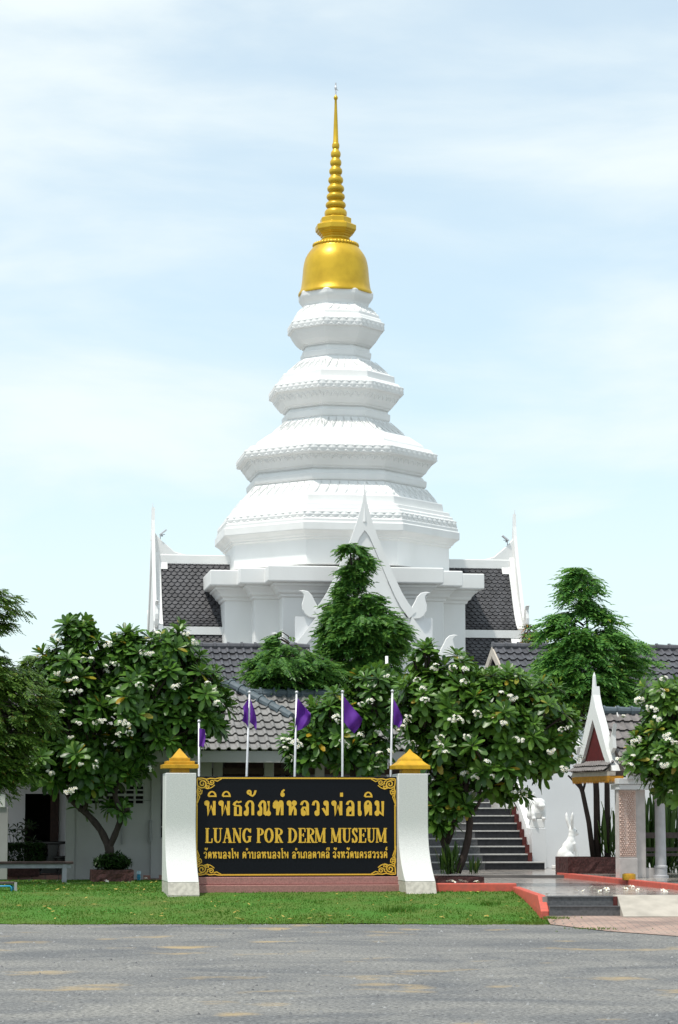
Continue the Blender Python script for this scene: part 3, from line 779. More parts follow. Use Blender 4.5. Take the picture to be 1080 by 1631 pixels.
# open veranda behind the sign
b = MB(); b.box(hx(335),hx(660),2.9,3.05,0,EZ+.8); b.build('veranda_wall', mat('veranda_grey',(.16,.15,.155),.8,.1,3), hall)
for px in (347,430,512,592,652):
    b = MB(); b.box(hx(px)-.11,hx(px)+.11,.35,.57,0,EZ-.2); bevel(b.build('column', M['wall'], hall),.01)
b = MB(); b.box(hx(335),hx(660),.40,.52,EZ-.5,EZ-.36); b.box(hx(335),hx(660),1.7,1.78,EZ-.75,EZ-.62); b.box(hx(375),hx(470),2.7,2.8,EZ-.9,EZ-.2); b.build('beam', M['darkwood'], hall)

# rear cloister roofs, left and right of the staircase
def cloister(pxa, pxb, py_ridge, label, left_gable, mt):
    Y0 = 70.0; O = pt((pxa+pxb)/2, 1300, Y0); O.z = .48
    kk = Y0/3896/.989
    t = thing('cloister_building', label, 'building', O, ROT, 'tiled cloister buildings')
    xa, xb = (pxa-(pxa+pxb)/2)*kk, (pxb-(pxa+pxb)/2)*kk
    rz = pt(540,py_ridge,Y0).z-.48
    run, rise = 2.3, 1.22; L = math.hypot(run,rise)
    b = MB(); wave_roof(b,(xa,-run,rz-rise),(1,0,0),(0,run,rise),xb-xa,L,.43,.23,.042,8); b.build('roof', mt, t, recalc=False); b = MB()
    wave_roof(b,(xa,run,rz-rise),(1,0,0),(0,-run,rise),xb-xa,L,.43,.23,.042,8)
    b.build('roof', mt, t, recalc=False)
    b = MB(); ridge_caps(b,(xa-.03,0,rz+.04),(xb+.03,0,rz+.04),.10,.36); b.build('ridge_tile', mt, t)
    b = MB(); b.box(xa+.25,xb-.25,-run+.5,run-.5,0,rz-rise+.05)
    b.build('wall', M['wall_clean'], t)
    b = MB(); b.prism([(-run+.5,rz-rise-.2),(run-.5,rz-rise-.2),(0,rz-.12)],xa+.26,xb-.26,axis='x'); b.build('gable_wall', M['wall_clean'], t)
    b = MB(); b.box(xa,xb,-run-.02,-run+.06,rz-rise-.2,rz-rise); b.build('fascia', M['wall'], t)
    for xe in (xa-.04, xb-.02):
        b = MB()
        for s in (-1,1):
            b.prism([(s*run,rz-rise-.22),(s*run,rz-rise+.02),(0,rz+.02),(0,rz-.24)],xe,xe+.06,axis='x')
        b.build('barge_board', M['beige'], t)
    return t
cloister(255,487,1032,'white cloister with dark wavy tiles beneath the left gable of the stupa',False,M['tile_mid'])
cloister(787,1230,1034,'white cloister with dark wavy tiles at the right of the stupa, beyond the feathery tree',True,M['tile_mid'])

# white boundary wall behind the rabbit
WO = pt(900,1385,64.2); WO.z = .48
wl = thing('boundary_wall', 'plain tall white wall behind the rabbit statue', 'wall', WO, ROT)
b = MB(); b.box(-1.35,6,0,.2,0,3.2); b.build('wall_face', M['wall_clean'], wl)
b = MB(); b.box(-1.35,6,-.04,.24,3.2,3.3); b.build('coping', M['wall_clean'], wl)

# ================================================================ STAIRCASE
S0 = gp(845,1385,.48)
sT = thing('staircase', 'wide black granite staircase with pale nosings and red stepped edge', 'staircase', S0, ROT)
RS, TD = .192, .30
b = MB(); bn = MB(); bg_ = MB(); bs = MB()
XL = -3.4
for i in range(8):
    x1 = 0.0 if i else .36
    b.box(-1.15 if i < 7 else -1.2, x1, i*TD, 3.0, i*RS, (i+1)*RS-.03)
    bg_.box(XL, -1.15, i*TD, 3.0, i*RS, (i+1)*RS-.03)
    bn.box(XL, x1, i*TD-.015, i*TD+TD+.02 if i < 7 else 3.9, (i+1)*RS-.03, (i+1)*RS)
    if i: bs.box(.003, .11, i*TD-.03, 2.6, i*RS, (i+1)*RS+.03)
b.build('step_riser', M['blackstone'], sT, recalc=False); bg_.build('side_step_riser', M['greystone'], sT, recalc=False)
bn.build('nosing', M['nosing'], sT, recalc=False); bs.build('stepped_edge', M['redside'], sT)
b = MB(); bn = MB(); zl = 8*RS
for i in range(9):
    b.box(XL, -.15, 3.9+i*.3, 9, zl+i*.155, zl+(i+1)*.155-.025); bn.box(XL, -.15, 3.9+i*.3-.015, 3.9+i*.3+.33, zl+(i+1)*.155-.025, zl+(i+1)*.155)
b.build('upper_riser', mat('slate_step', (.06,.063,.075), .4, .2, 14), sT, recalc=False); bn.build('nosing', M['nosing'], sT, recalc=False)
b = MB(); b.prism([(.95,0),(.95,1.02),(1.02,1.12),(2.8,2.35),(8,5.0),(8,0)], .12, .40, axis='x')
b.build('balustrade', M['white'], sT)

# ================================================================ STATUES
def remesh(o, vs=.025, it=3):
    m = o.modifiers.new('remesh','REMESH'); m.mode = 'VOXEL'; m.voxel_size = vs; m.use_smooth_shade = True
    s = o.modifiers.new('smooth','SMOOTH'); s.factor = .5; s.iterations = it; return o
RP = gp(905,1383,.48); RP.y = 62.2; RP.x = (906-540)*62.2/3940
rb = thing('rabbit_statue', 'white sitting rabbit statue with tall upright ears', 'statue', RP, R(32)); rb.scale = (.86,.82,.90)
b = MB(); b.box(-.42,.55,-.34,.30,0,.10); bevel(b.build('plinth', M['white'], rb),.02)
b = MB()
def RX(a): return Matrix.Rotation(R(a),3,'Y')
b.ball((-.16,0,.34),(.24,.21,.27)); b.ball((-.04,0,.56),(.19,.17,.26),rot=RX(22)); b.ball((.08,0,.74),(.14,.14,.20),rot=RX(12))
b.ball((.12,0,.92),(.115,.105,.15),rot=RX(15)); b.ball((.17,0,1.03),(.145,.115,.125),rot=RX(20)); b.ball((.29,0,.985),(.085,.075,.07))
b.ball((.25,.05,1.0),(.07,.05,.06)); b.ball((.25,-.05,1.0),(.07,.05,.06))
for s in (-1,1):
    b.tube([(.11,s*.05,1.10),(.08,s*.09,1.22),(.05,s*.125,1.36),(.05,s*.15,1.50),(.055,s*.16,1.58)],[.045,.05,.055,.045,.015],8)
    b.tube([(.10,s*.11,.72),(.20,s*.12,.50),(.25,s*.12,.28),(.30,s*.12,.13)],[.075,.062,.052,.05],8); b.ball((.34,s*.12,.125),(.10,.058,.045))
    b.ball((-.10,s*.17,.28),(.21,.09,.18)); b.ball((.06,s*.19,.14),(.20,.07,.055))
b.ball((-.40,0,.22),(.09,.08,.08))
remesh(b.build('body', M['white'], rb), .022, 3)
for s in (-1,1):
    b = MB(); b.ball((.235,s*.098,1.055),(.02,.014,.022),8,5); b.build('eye', M['wall'], rb, smooth=True)

PP = Vector(((856.5-540)*62.3/3940, 62.3, .48))
pd = thing('pedestal', 'square white pedestal at the foot of the staircase', 'pedestal', PP, ROT)
zt_ = pt(856,1319,62.3).z-.48
b = MB(); b.box(-.185,.185,-.18,.2,0,zt_); bevel(b.build('shaft', M['wall_clean'], pd),.012)
gs = thing('guardian_statue', 'white crouching guardian animal statue on the square pedestal', 'statue', PP+Vector((0,0,zt_)), ROT)
b = MB(); b.box(-.165,.165,-.17,.19,0,.22); bevel(b.build('block', M['white'], gs),.02)
b = MB(); b.ball((.0,.05,.42),(.21,.24,.26)); b.ball((-.06,.12,.58),(.20,.2,.20)); b.ball((.05,-.10,.60),(.15,.15,.15)); b.ball((.08,-.23,.55),(.09,.09,.07))
for s in (-1,1):
    b.tube([(s*.13,-.08,.48),(s*.14,-.17,.34),(s*.13,-.18,.22)],[.08,.06,.055],8); b.ball((s*.13,-.19,.24),(.06,.08,.045)); b.ball((s*.15,.10,.33),(.10,.16,.13))
b.tube([(0,.25,.4),(-.02,.32,.6),(-.03,.27,.82),(-.02,.2,.9)],[.05,.06,.05,.02],8)
remesh(b.build('body', M['white'], gs), .02, 2)

# ================================================================ SIGN
SGO = pt(472,1420,46.0); SGO.z = .38
sign = thing('museum_sign', 'wide black granite sign lettered in gold on a pink stone base', 'sign', SGO, ROT)
KS = 46.0/3943/math.cos(ROT)
def SX(px): return (px-472)*KS
def SZ(py): return pt(472,py,46.0).z-.38
PF = -.055
b = MB(); b.box(SX(312),SX(633),PF,.16,SZ(1396),SZ(1237)); bevel(b.build('panel', M['panel'], sign),.008)
b = MB(); b.box(SX(303),SX(641),-.16,.25,SZ(1408.5),SZ(1396.3)); b.box(SX(303),SX(645),-.26,.25,-.12,SZ(1408.8))
bevel(b.build('base_step', M['pink'], sign),.012)
STK = [0]
def ribbon(b, pts2, wv, wh, th=.014):
    STK[0] += 1
    P = [Vector((x,0,z)) for x,z in pts2]
    Q = [P[0]]
    for p in P[1:]:
        if (p-Q[-1]).length > 1e-5: Q.append(p)
    n = len(Q); o = len(b.v); y0 = PF-th-.0004*(STK[0] % 12)
    for i, p in enumerate(Q):
        d0 = (Q[i]-Q[i-1]).normalized() if i else None; d1 = (Q[i+1]-Q[i]).normalized() if i < n-1 else None
        if d0 is None: d0 = d1
        if d1 is None: d1 = d0
        n0 = Vector((-d0.z,0,d0.x)); n1 = Vector((-d1.z,0,d1.x)); m_ = (n0+n1)
        if m_.length < .2: m_ = n1
        m_.normalize(); k_ = 1/max(.6,m_.dot(n1))
        off = Vector((m_.x*wv/2,0,m_.z*wh/2))*k_; yy = y0-.00003*i
        for s in (-1,1):
            q_ = p+off*s; b.v.append((q_.x,yy,q_.z)); b.v.append((q_.x,PF+.002,q_.z))
    for i in range(n-1):
        a = o+4*i; c = a+4
        b.f += [(a,a+2,c+2,c),(a+1,a,c,c+1),(a+2,a+3,c+3,c+2)]
    b.f += [(o,o+1,o+3,o+2),(o+4*(n-1),o+4*(n-1)+2,o+4*(n-1)+3,o+4*(n-1)+1)]
def expand(items, fx, fz):
    res = []
    for it in items:
        if it[0] == 'a':
            _, cx, cy, rx, ry, a0, a1 = it; m_ = max(5,int(abs(a1-a0)/18))
            for k in range(m_+1):
                t = R(a0+(a1-a0)*k/m_); res.append((fx(cx+rx*math.cos(t)), fz(cy+ry*math.sin(t))))
        else: res.append((fx(it[0]), fz(it[1])))
    return res
A = 'a'
TH = {
 'ph': [[(A,.13,.85,.13,.14,0,360),(.27,.85),(.27,0),(.58,.66),(.9,0)],[(.9,0),(.9,1)]],
 'i': [[(A,.5,.08,.48,.85,180,0),(.6,.10),(.02,.08)]],
 'th': [[(0,.70),(.12,.86),(.38,.97),(.62,.90),(1,.97)],[(.0,.70),(.35,.66),(.72,.66),(.88,.55),(.88,0),(.2,0),(.2,.60)]],
 'phs': [[(A,.13,.14,.13,.14,0,-360),(.27,.50),(.14,.66),(.24,.85),(A,.57,.72,.33,.28,150,0),(.9,0)]],
 'an': [[(A,.2,.68,.17,.30,0,360),(.36,.2),(.6,.05),(.82,.35),(.98,1)]],
 'nn': [[(A,.1,.14,.10,.14,0,-360),(.2,.50),(.08,.66),(.18,.86),(A,.37,.72,.18,.28,140,0),(.55,.1),(.64,.02),(.82,.10)],[(.86,1),(.86,.15),(A,.86,.13,.10,.13,90,450)]],
 'tho': [[(A,.10,.66,.10,.14,0,360),(.03,.84),(.14,.98),(.22,.84),(.30,.98),(.38,.86),(.38,0)],[(.38,.12),(.62,.70),(A,.76,.80,.14,.2,150,0),(.9,0)]],
 'kr': [[(A,.38,.26,.32,.24,90,-270),(.10,.45),(.30,.72),(.92,1)]],
 'h': [[(A,.13,.85,.13,.14,0,360),(.27,.85),(.27,0)],[(.27,.10),(.52,.50),(.80,.72)],[(A,.78,.86,.14,.13,0,360)],[(.58,.54),(.78,.52),(.90,.36),(.90,0)]],
 'l': [[(A,.33,.15,.16,.15,180,-180),(.15,.40),(.30,.56),(.58,.55),(.86,.30)],[(.02,.72),(.18,.92),(A,.5,.70,.40,.30,115,0),(.9,0)]],
 'w': [[(.02,.70),(.18,.92),(A,.5,.70,.40,.30,115,0),(.9,.15),(A,.70,.15,.20,.15,0,-360)]],
 'ng': [[(A,.62,.85,.24,.14,0,360),(.86,.04),(.72,.02),(.40,.25),(.0,.50)]],
 'to1': [[(.5,0),(.5,1)]],
 'o': [[(.02,.74),(.18,.93),(A,.5,.70,.40,.30,115,0),(.9,0),(.12,0),(.12,.40),(.24,.56),(A,.38,.44,.14,.14,140,-220)]],
 'e': [[(.28,1),(.28,.15),(A,.58,.15,.30,.15,180,540)]],
 'd': [[(A,.52,.56,.15,.14,-90,270),(.34,.22),(.14,0),(.12,.6),(A,.51,.65,.39,.35,170,0),(.9,0)]],
 'm': [[(A,.15,.86,.13,.14,0,360),(.28,.86),(.28,.18),(A,.15,.14,.13,.14,0,360)],[(.28,.30),(.60,.16),(.9,0),(.9,1)]],
 'n': [[(A,.13,.86,.13,.14,0,360),(.26,.86),(.26,.06),(.5,.04),(.72,.2)],[(.86,1),(.86,.16),(A,.80,.14,.14,.14,0,360)]],
 'b': [[(A,.13,.86,.13,.14,0,360),(.26,.86),(.26,0),(.9,0),(.9,1)]],
 't': [[(A,.48,.52,.13,.13,-90,270),(.32,.2),(.12,0),(.12,.75),(.30,.98),(.5,.84),(.72,.98),(.9,.72),(.9,0)]],
 'k': [[(A,.48,.48,.14,.14,90,-270),(.16,.40),(.12,0)],[(.12,.3),(.12,.65),(A,.51,.66,.39,.34,170,0),(.9,0)]],
 'aa': [[(.05,.72),(.25,.93),(A,.5,.72,.38,.28,110,0),(.88,0)]],
 'nk': [[(A,.5,.5,.42,.45,0,360)]],
 'oo': [[(.95,1.55),(.15,1.5),(.35,1.28),(.62,1.18),(.62,.15),(A,.86,.15,.24,.15,180,540)]],
 'ii': [[(A,.5,.08,.48,.75,180,0),(.6,.10),(.02,.08)],[(.95,.1),(.95,1.0)]],
 'j': [[(.02,.74),(.18,.93),(A,.5,.70,.40,.30,115,0),(.9,.05),(.72,0),(.62,.3),(.30,.36)],[(A,.30,.25,.15,.14,0,360)]],
 'r': [[(1,.95),(.7,.88),(.3,.97),(.05,.78),(.30,.66),(.70,.66),(.85,.5),(.85,.15),(A,.62,.15,.22,.15,0,-360)]],
 's': [[(A,.33,.15,.16,.15,180,-180),(.15,.40),(.30,.56),(.58,.55),(.86,.30)],[(.02,.72),(.18,.92),(A,.45,.70,.40,.30,115,30),(.88,.5),(.88,0)],[(.62,.80),(1,1.1)]],
}
def glyph(b, g, x0, x1, ytop, ybot, wv, wh):
    ix, iz = wv/2, wh/2
    X0, X1, Z0, Z1 = SX(x0)+ix, SX(x1)-ix, SZ(ybot)+iz, SZ(ytop)-iz
    if X1-X0 < .002: X0 = X1 = (X0+X1)/2
    for s_ in TH[g]:
        ribbon(b, expand(s_, lambda a: X0+(X1-X0)*a, lambda c: Z0+(Z1-Z0)*c), wv, wh)
b = MB(); pxm = KS
T1, T0 = 1274.8, 1299.6
line1 = [('ph',325,344.6),('ph',347.6,367.1),('th',369.8,386),('phs',387.6,405.4),('nn',409,431.3),('tho',433.5,452),('h',455.7,472.8),('l',476.5,492.3),('w',495.4,508.8),
         ('ng',511,523.7),('ph',527,545.8),('o',549.7,564.7),('e',568.6,575.7),('d',578,593),('m',596,612.7)]
for g, a, c in line1: glyph(b, g, a, c, T1, T0, 4.3*pxm, 2.3*pxm)
for g, a, c, y0, y1 in (('i',330,344.6,1259.5,1270.3),('i',352.5,367,1259.5,1270.3),('an',391.7,408.3,1258,1269.6),('kr',445.4,454,1256.7,1269.6),('i',579,593,1260.3,1270.6)):
    glyph(b, g, a, c, y0, y1, (2.9 if g == 'i' else 3.3)*pxm, 2.2*pxm)
glyph(b, 'to1', 540.8, 545.6, 1261.5, 1270, 4.6*pxm, 2*pxm)
b.build('lettering', M['letter'], sign, recalc=False)
# second line, serif capitals
b = MB()
THK, THN = .27, .085
def cap(ch, x0, x1):
    y0, y1 = 1319.0, 1342.2; H = SZ(y0)-SZ(y1); W = SX(x1)-SX(x0); X0 = SX(x0); Z0 = SZ(y1)
    tk, tn = 3.9*pxm, 1.2*pxm
    ins = tk/2/W; ft = tn/2/H
    def S(items, wv, wh): ribbon(b, expand(items, lambda a: X0+W*a, lambda c: Z0+H*c), wv, wh)
    def V(x, a=0., c=1., t=tk): S([(x,a),(x,c)], t, tn)
    def Hh(z, a, c, t=tn): S([(a,z),(c,z)], tn, t)
    lo, hi = ft, 1-ft; TT = 1.25*tn
    if ch == 'L': V(.30); Hh(lo,.04,.95,TT); Hh(hi,.04,.58,TT); S([(.95,.0),(.97,.30)],1.4*tn,tn)
    elif ch == 'U':
        S([(.26,1),(.26,.30)],tk,tn); S([(A,.53,.30,.27,.27,180,270)],tk*.9,tn*1.5); S([(A,.53,.30,.27,.27,270,360),(.80,1)],tn*1.3,tn*1.5); Hh(hi,.02,.50,TT); Hh(hi,.62,.99,TT)
    elif ch == 'A':
        S([(.15,0),(.47,1)],tn*1.4,tn); S([(.47,1),(.82,0)],tk*1.08,tn); Hh(.33,.24,.68); Hh(lo,.0,.33,TT); Hh(lo,.58,1.,TT)
    elif ch == 'N':
        V(.17,0,1,tn*1.4); S([(.16,1),(.83,0)],tk*1.1,tn); V(.84,0,1,tn*1.4); Hh(lo,.02,.34,TT); Hh(hi,.68,1.,TT); Hh(hi,.0,.3,TT)
    elif ch == 'G':
        S([(.86,.74),(A,.50,.5,.50-ins,.5-ft*1.3,42,318),(.80,.16)],tk,tn*1.5); V(.80,.06,.42,tk*.95); Hh(.42,.58,1.,TT); S([(.88,.68),(.90,.98)],tn*1.3,tn)
    elif ch in 'PR':
        V(.26); Hh(lo,.02,.56,TT); Hh(hi,.02,.5,TT); S([(.26,hi),(.42,hi)],tn,TT)
        S([(.36,hi),(A,.44,.745,.53-ins,.245-ft,90,-90),(.26,.5)],tk*.95,TT)
        if ch == 'R': S([(.46,.5),(.84,0)],tk,tn); Hh(lo,.74,1.,TT)
    elif ch == 'O': S([(A,.5,.5,.5-ins,.5-ft*1.4,0,361)],tk*1.02,tn*1.5)
    elif ch == 'D': V(.24); Hh(lo,.02,.45,TT); Hh(hi,.02,.45,TT); S([(.3,hi),(A,.38,.5,.62-ins,.5-ft,90,-90),(.3,lo)],tk,TT)
    elif ch == 'E':
        V(.28); Hh(lo,.02,.93,TT); Hh(hi,.02,.90,TT); Hh(.52,.3,.70,TT); S([(.88,1),(.91,.74)],1.4*tn,tn); S([(.92,0),(.97,.30)],1.4*tn,tn); S([(.70,.40),(.70,.64)],1.3*tn,tn)
    elif ch == 'M':
        V(.11,0,1,tn*1.3); S([(.14,1),(.46,.06)],tk*1.05,tn); S([(.46,.06),(.80,1)],tn*1.3,tn); V(.82,0,1,tk); Hh(lo,.0,.24,TT); Hh(lo,.66,1.,TT); Hh(hi,.0,.22,TT); Hh(hi,.8,1.,TT)
    elif ch == 'S':
        S([(.84,.78),(.70,.93),(.50,.965),(.28,.90),(.20,.76),(.30,.62),(.52,.52),(.76,.38),(.82,.22),(.70,.08),(.48,.035),(.26,.08),(.14,.24)],tk*.85,tn*2.0)
        S([(.86,.70),(.86,1)],tn*1.3,tn); S([(.12,.0),(.12,.32)],tn*1.3,tn)
for ch, a, c in (('L',326.5,338.2),('U',339,354),('A',354.5,369.5),('N',369.8,384.4),('G',385.6,400),('P',408,420),('O',420.3,435),('R',436.3,450),('D',457.3,472.3),('E',474,486),('R',487,500.3),('M',500.3,518.4),
                 ('M',526,543.2),('U',543.6,558.9),('S',559.6,569),('E',570,582.4),('U',583.2,597.6),('M',598,616)): cap(ch, a, c)
b.build('lettering', M['letter'], sign, recalc=False)
# third line, small
b = MB()
wd = {'w':.85,'d':.95,'h':1.05,'n':1.05,'o':.9,'ng':.8,'oo':.55,'ph':1.1,'t':1.0,'aa':.8,'b':1.05,'l':.95,'e':.5,'phs':1.05,'k':.95,'j':.85,'r':.75,'s':.95}
def word(seq, x0, x1):
    b = MB()
    tot = sum(wd[g] for g, _ in seq); x = x0; k = (x1-x0)/tot
    for g, m_ in seq:
        a, c = x, x+wd[g]*k*.90; x += wd[g]*k
        glyph(b, g, a, c, 1356.2, 1367.2, 1.75*pxm, 1.0*pxm)
        if m_ == 'an': glyph(b, 'an', a+1.5, c+1, 1349.8, 1354.6, 1.5*pxm, 1.0*pxm)
        if m_ == 'nk': glyph(b, 'nk', a-2.2, a+1.4, 1350.4, 1354.6, 1.2*pxm, 1.0*pxm)
        if m_ == 'ii': glyph(b, 'ii', a+.8, c, 1349.2, 1354.8, 1.3*pxm, 1.0*pxm)
        if m_ == 'kr': glyph(b, 'kr', a+3.2, c+.4, 1348.6, 1354.8, 1.3*pxm, 1.0*pxm)
    b.build('lettering', M['letter'], sign, recalc=False)
_ = None
word([('w','an'),('d',_),('h',_),('n',_),('o',_),('ng',_),('oo',_),('ph',_)],324.4,381)
word([('t',_),('aa','nk'),('b',_),('l',_),('h',_),('n',_),('o',_),('ng',_),('oo',_),('ph',_)],385.2,460)
word([('o',_),('aa','nk'),('e',_),('phs',_),('o',_),('t',_),('aa',_),('k',_),('l','ii')],464.4,525)
word([('j','an'),('ng',_),('h',_),('w','an'),('d',_),('n',_),('k',_),('r',_),('s',_),('w',_),('r',_),('r',_),('k','kr')],529,617.5)
# gold border and scrolled corners
b = MB()
ribbon(b,[(SX(352),SZ(1239.6)),(SX(590),SZ(1239.6))],2.2*pxm,2.2*pxm); ribbon(b,[(SX(352),SZ(1393)),(SX(590),SZ(1393))],2.2*pxm,2.2*pxm)
ribbon(b,[(SX(313.8),SZ(1282)),(SX(313.8),SZ(1352))],1.9*pxm,1.9*pxm); ribbon(b,[(SX(629),SZ(1282)),(SX(629),SZ(1352))],1.9*pxm,1.9*pxm)
b.build('border_line', M['letter'], sign, recalc=False)
def scroll(b, fx, fz):
    def sp(cx, cy, r, turns, a0, sg, w0):
        n_ = int(16*turns); P = []
        for k in range(n_+1):
            t = k/n_; rr = r*(1-.84*t); aa = R(a0)+sg*2*math.pi*turns*t
            P.append((fx(cx+rr*math.cos(aa)), fz(cy+rr*math.sin(aa))))
        ribbon(b, P, w0*pxm, w0*pxm, .012)
    def cv(P, w0): ribbon(b, [(fx(x),fz(y)) for x,y in P], w0*pxm, w0*pxm, .012)
    sp(9.5,10,7.2,1.6,150,-1,1.9); sp(24,7.5,4.6,1.4,160,-1,1.6); sp(4.5,21,4.4,1.4,60,1,1.7); sp(17,14.5,3.2,1.2,-40,1,1.5)
    cv([(1,1.5),(8,1.2),(16,3),(22,1.5),(30,2.2),(36,1.0),(42,.8)],1.8); cv([(1,2),(1.3,9),(2.4,16),(1.2,24),(2.2,30),(1.0,38),(.8,46)],1.8)
    cv([(13,16.5),(18,18),(24,16),(29,12)],1.5); cv([(28,4.5),(33,6),(37,3.6),(40,2)],1.5); cv([(3,26.5),(5.2,31),(3.4,36),(1.6,41)],1.5)
    cv([(3,4),(6,3.4),(10,4.6)],1.5); cv([(15,4.5),(19,6.5),(18,10.5)],1.5); cv([(9,20),(8.6,25),(5.5,28)],1.4)
for cx_, cy_, sx_, sy_ in ((312.6,1238.6,1,1),(630.6,1238.6,-1,1),(312.6,1394.2,1,-1),(630.6,1394.2,-1,-1)):
    b = MB(); scroll(b, lambda x, cx_=cx_, sx_=sx_: SX(cx_+sx_*x), lambda y, cy_=cy_, sy_=sy_: SZ(cy_+sy_*y)); b.build('corner_scroll', M['letter'], sign, recalc=False)

# sign pillars with flared feet and stepped golden caps
def pillar(px0, px1, label, stepped):
    pc = (px0+px1)/2
    loc = SGO+Matrix.Rotation(ROT,3,'Z') @ Vector((SX(pc),0,0))
    t = thing('sign_pillar', label, 'pillar', loc, ROT, 'pillars at the ends of the sign'); hw = (px1-px0)/2*KS
    ztop = SZ(1232); zb = SZ(1402.5)
    front = [(-.22,ztop)]
    for k in range(13):
        s = k/12; z = ztop*.62*(1-s)+zb*s; front.append((-.22-.72*(s**2.6), z))
    b = MB(); b.prism([(.45,zb),(.45,ztop)]+front, -hw, hw, axis='x'); smooth_angle(bevel(b.build('shaft', M['stucco'], t),.012,2,50),30)
    yb = front[-1][0]
    b = MB(); b.prism([(.45,-.35),(.45,zb-.003),(yb+.005,zb-.003),(yb-.12,-.02),(yb-.12,-.35)], -hw+.002, hw-.002, axis='x'); b.build('footing', M['cement'], t)
    m_ = M['capgold'] if stepped else M['capgold2']; b = MB(); cy = .115; k = KS
    def sq(w0, z0, z1, w1=None):
        w1 = w0 if w1 is None else w1; q0, q1 = w0*k/2, w1*k/2
        b.lathe([(q0*math.sqrt(2),z0),(q1*math.sqrt(2),z1)],4,math.pi/4,0,cy)
    Z = lambda py: SZ(py)
    sq(29,ztop-.01,Z(1224.6)); sq(56,Z(1224.8),Z(1218.3))
    if stepped:
        sq(44.5,Z(1218.3),Z(1213)); sq(31,Z(1213),Z(1208)); sq(26,Z(1208),Z(1192.5),1.2)
    else:
        b.lathe([(r_*k/2*1.414,Z(y_)) for r_,y_ in ((53,1218.3),(44,1215),(36,1211.5),(33,1208),(30,1207),(20,1202),(9,1197.5),(1,1192))],4,math.pi/4,0,cy)
    bevel(b.build('cap', m_, t),.008,1)
    return t
pillar(263,311,'white speckled pillar with stepped golden cap, nearer the bench end of the sign',True)
pillar(632,680,'white speckled pillar with curved golden cap, nearer the staircase end of the sign',False)

# ================================================================ FLAGS
def flag_mesh(A, B, C, D, tw, seed):
    """cloth between hoist top A, hoist bottom B, fly top C and fly bottom D (x, z in metres), with folds in depth"""
    r_ = random.Random(seed); b = MB(); nu, nv = 16, 18; ph = r_.uniform(0,6); k1 = r_.uniform(5,8); k2 = r_.uniform(4,8)
    for j in range(nv+1):
        v = j/nv
        for i in range(nu+1):
            u = i/nu
            x = (1-v)*((1-u)*A[0]+u*C[0])+v*((1-u)*B[0]+u*D[0]); z = (1-v)*((1-u)*A[1]+u*C[1])+v*((1-u)*B[1]+u*D[1])
            x += .025*math.sin(math.pi*v)*u; z -= .012*math.sin(k2*u+ph)*v
            y = tw*math.sin(u*k1+v*3.2+ph)*(.25+u)+tw*.6*math.sin(v*k2-u*4+ph*2)*u
            b.v.append((x, y, z))
    for j in range(nv):
        for i in range(nu):
            a = j*(nu+1)+i; b.f.append((a,a+1,a+nu+2,a+nu+1))
    return b
pole_specs = [(317,1232,317,1150,'short pale steel flagpole behind the left golden cap',None),
 (393,1232,397.5,1104,'slightly leaning pale flagpole with its narrow purple flag blown to both sides',0),
 (469.5,1232,472.5,1104,'pale flagpole rising over the middle of the lettering, purple flag bulging right',1),
 (545.5,1232,545.5,1103,'pale flagpole with the widest, most open purple flag',2),
 (622.5,1232,625,1102,'pale flagpole closest to the curved golden cap, flag half hidden in leaves',3)]
YP = 47.0
flag_specs = [(317,1160,((-.02,0),(-.02,-.34),(.09,-.02),(.07,-.36)),.02,'rolled up purple flag on the short pole behind the left golden cap'),
 (397,1111,((0,-.02),(0,-.46),(.07,-.20),(.12,-.62)),.03,'narrow purple flag hanging limp on the leaning flagpole'),
 (472.5,1112,((0,0),(-.06,-.66),(.25,-.30),(.20,-.52)),.06,'purple flag with a rounded billow above the middle lettering'),
 (546,1109,((0,0),(0,-.50),(.36,-.44),(.20,-.72)),.05,'widest purple flag, hanging open in a triangle'),
 (625,1112,((0,0),(0,-.50),(.17,-.34),(.11,-.56)),.04,'purple flag tucked against frangipani leaves near the curved golden cap')]
for i, (xa_, ya, xb_, yb_, lab, _f) in enumerate(pole_specs):
    p0 = pt(xa_,ya,YP); p1 = pt(xb_,yb_,YP); d_ = (p0-p1); p0 = p0+d_.normalized()*((p0.z-.38)/max(.5,-d_.normalized().z))*1.0
    p0.z = .36
    t = thing('flagpole', lab, 'flagpole', p0, 0, 'flagpoles behind the sign')
    b = MB(); b.tube([(0,0,0),p1-p0],[.026,.020],8); b.build('pole', M['steel'], t, smooth=True)
    b = MB(); b.ball(p1-p0+Vector((0,0,.015)),.032,8,6); b.build('pole_top', M['steel'], t, smooth=True)
    fx_, fy_, cs, tw, fl = flag_specs[i]
    fo = flag_mesh(*cs,tw,i+3).build('flag', M['flag'], None, pt(fx_,fy_,YP)+Vector((.02,-.03,0)), 0, smooth=True, recalc=False)
    tag(fo, fl, 'flag', 'purple flags behind the sign')
    if i == 1:
        # the part blown to the other side of the pole belongs to the same cloth
        ext = flag_mesh((-.03,-.02),(-.04,-.56),(-.14,-.18),(-.15,-.44),.03,9); me = fo.data
        n0 = len(me.vertices); allv = [tuple(v.co) for v in me.vertices]+ext.v; allf = [tuple(p.vertices) for p in me.polygons]+[tuple(i_+n0 for i_ in f) for f in ext.f]
        me.clear_geometry(); me.from_pydata(allv,[],allf); me.polygons.foreach_set('use_smooth',[True]*len(me.polygons)); me.update()
p1 = pt(616,1045,58); t = thing('flagpole', 'tall bare white pole tip rising behind the frangipani leaves', 'flagpole', (p1.x,58,.45)); b = MB()
b.tube([(0,0,0),(0,0,p1.z-.45)],.035,8); b.build('pole', M['white'], t, smooth=True)

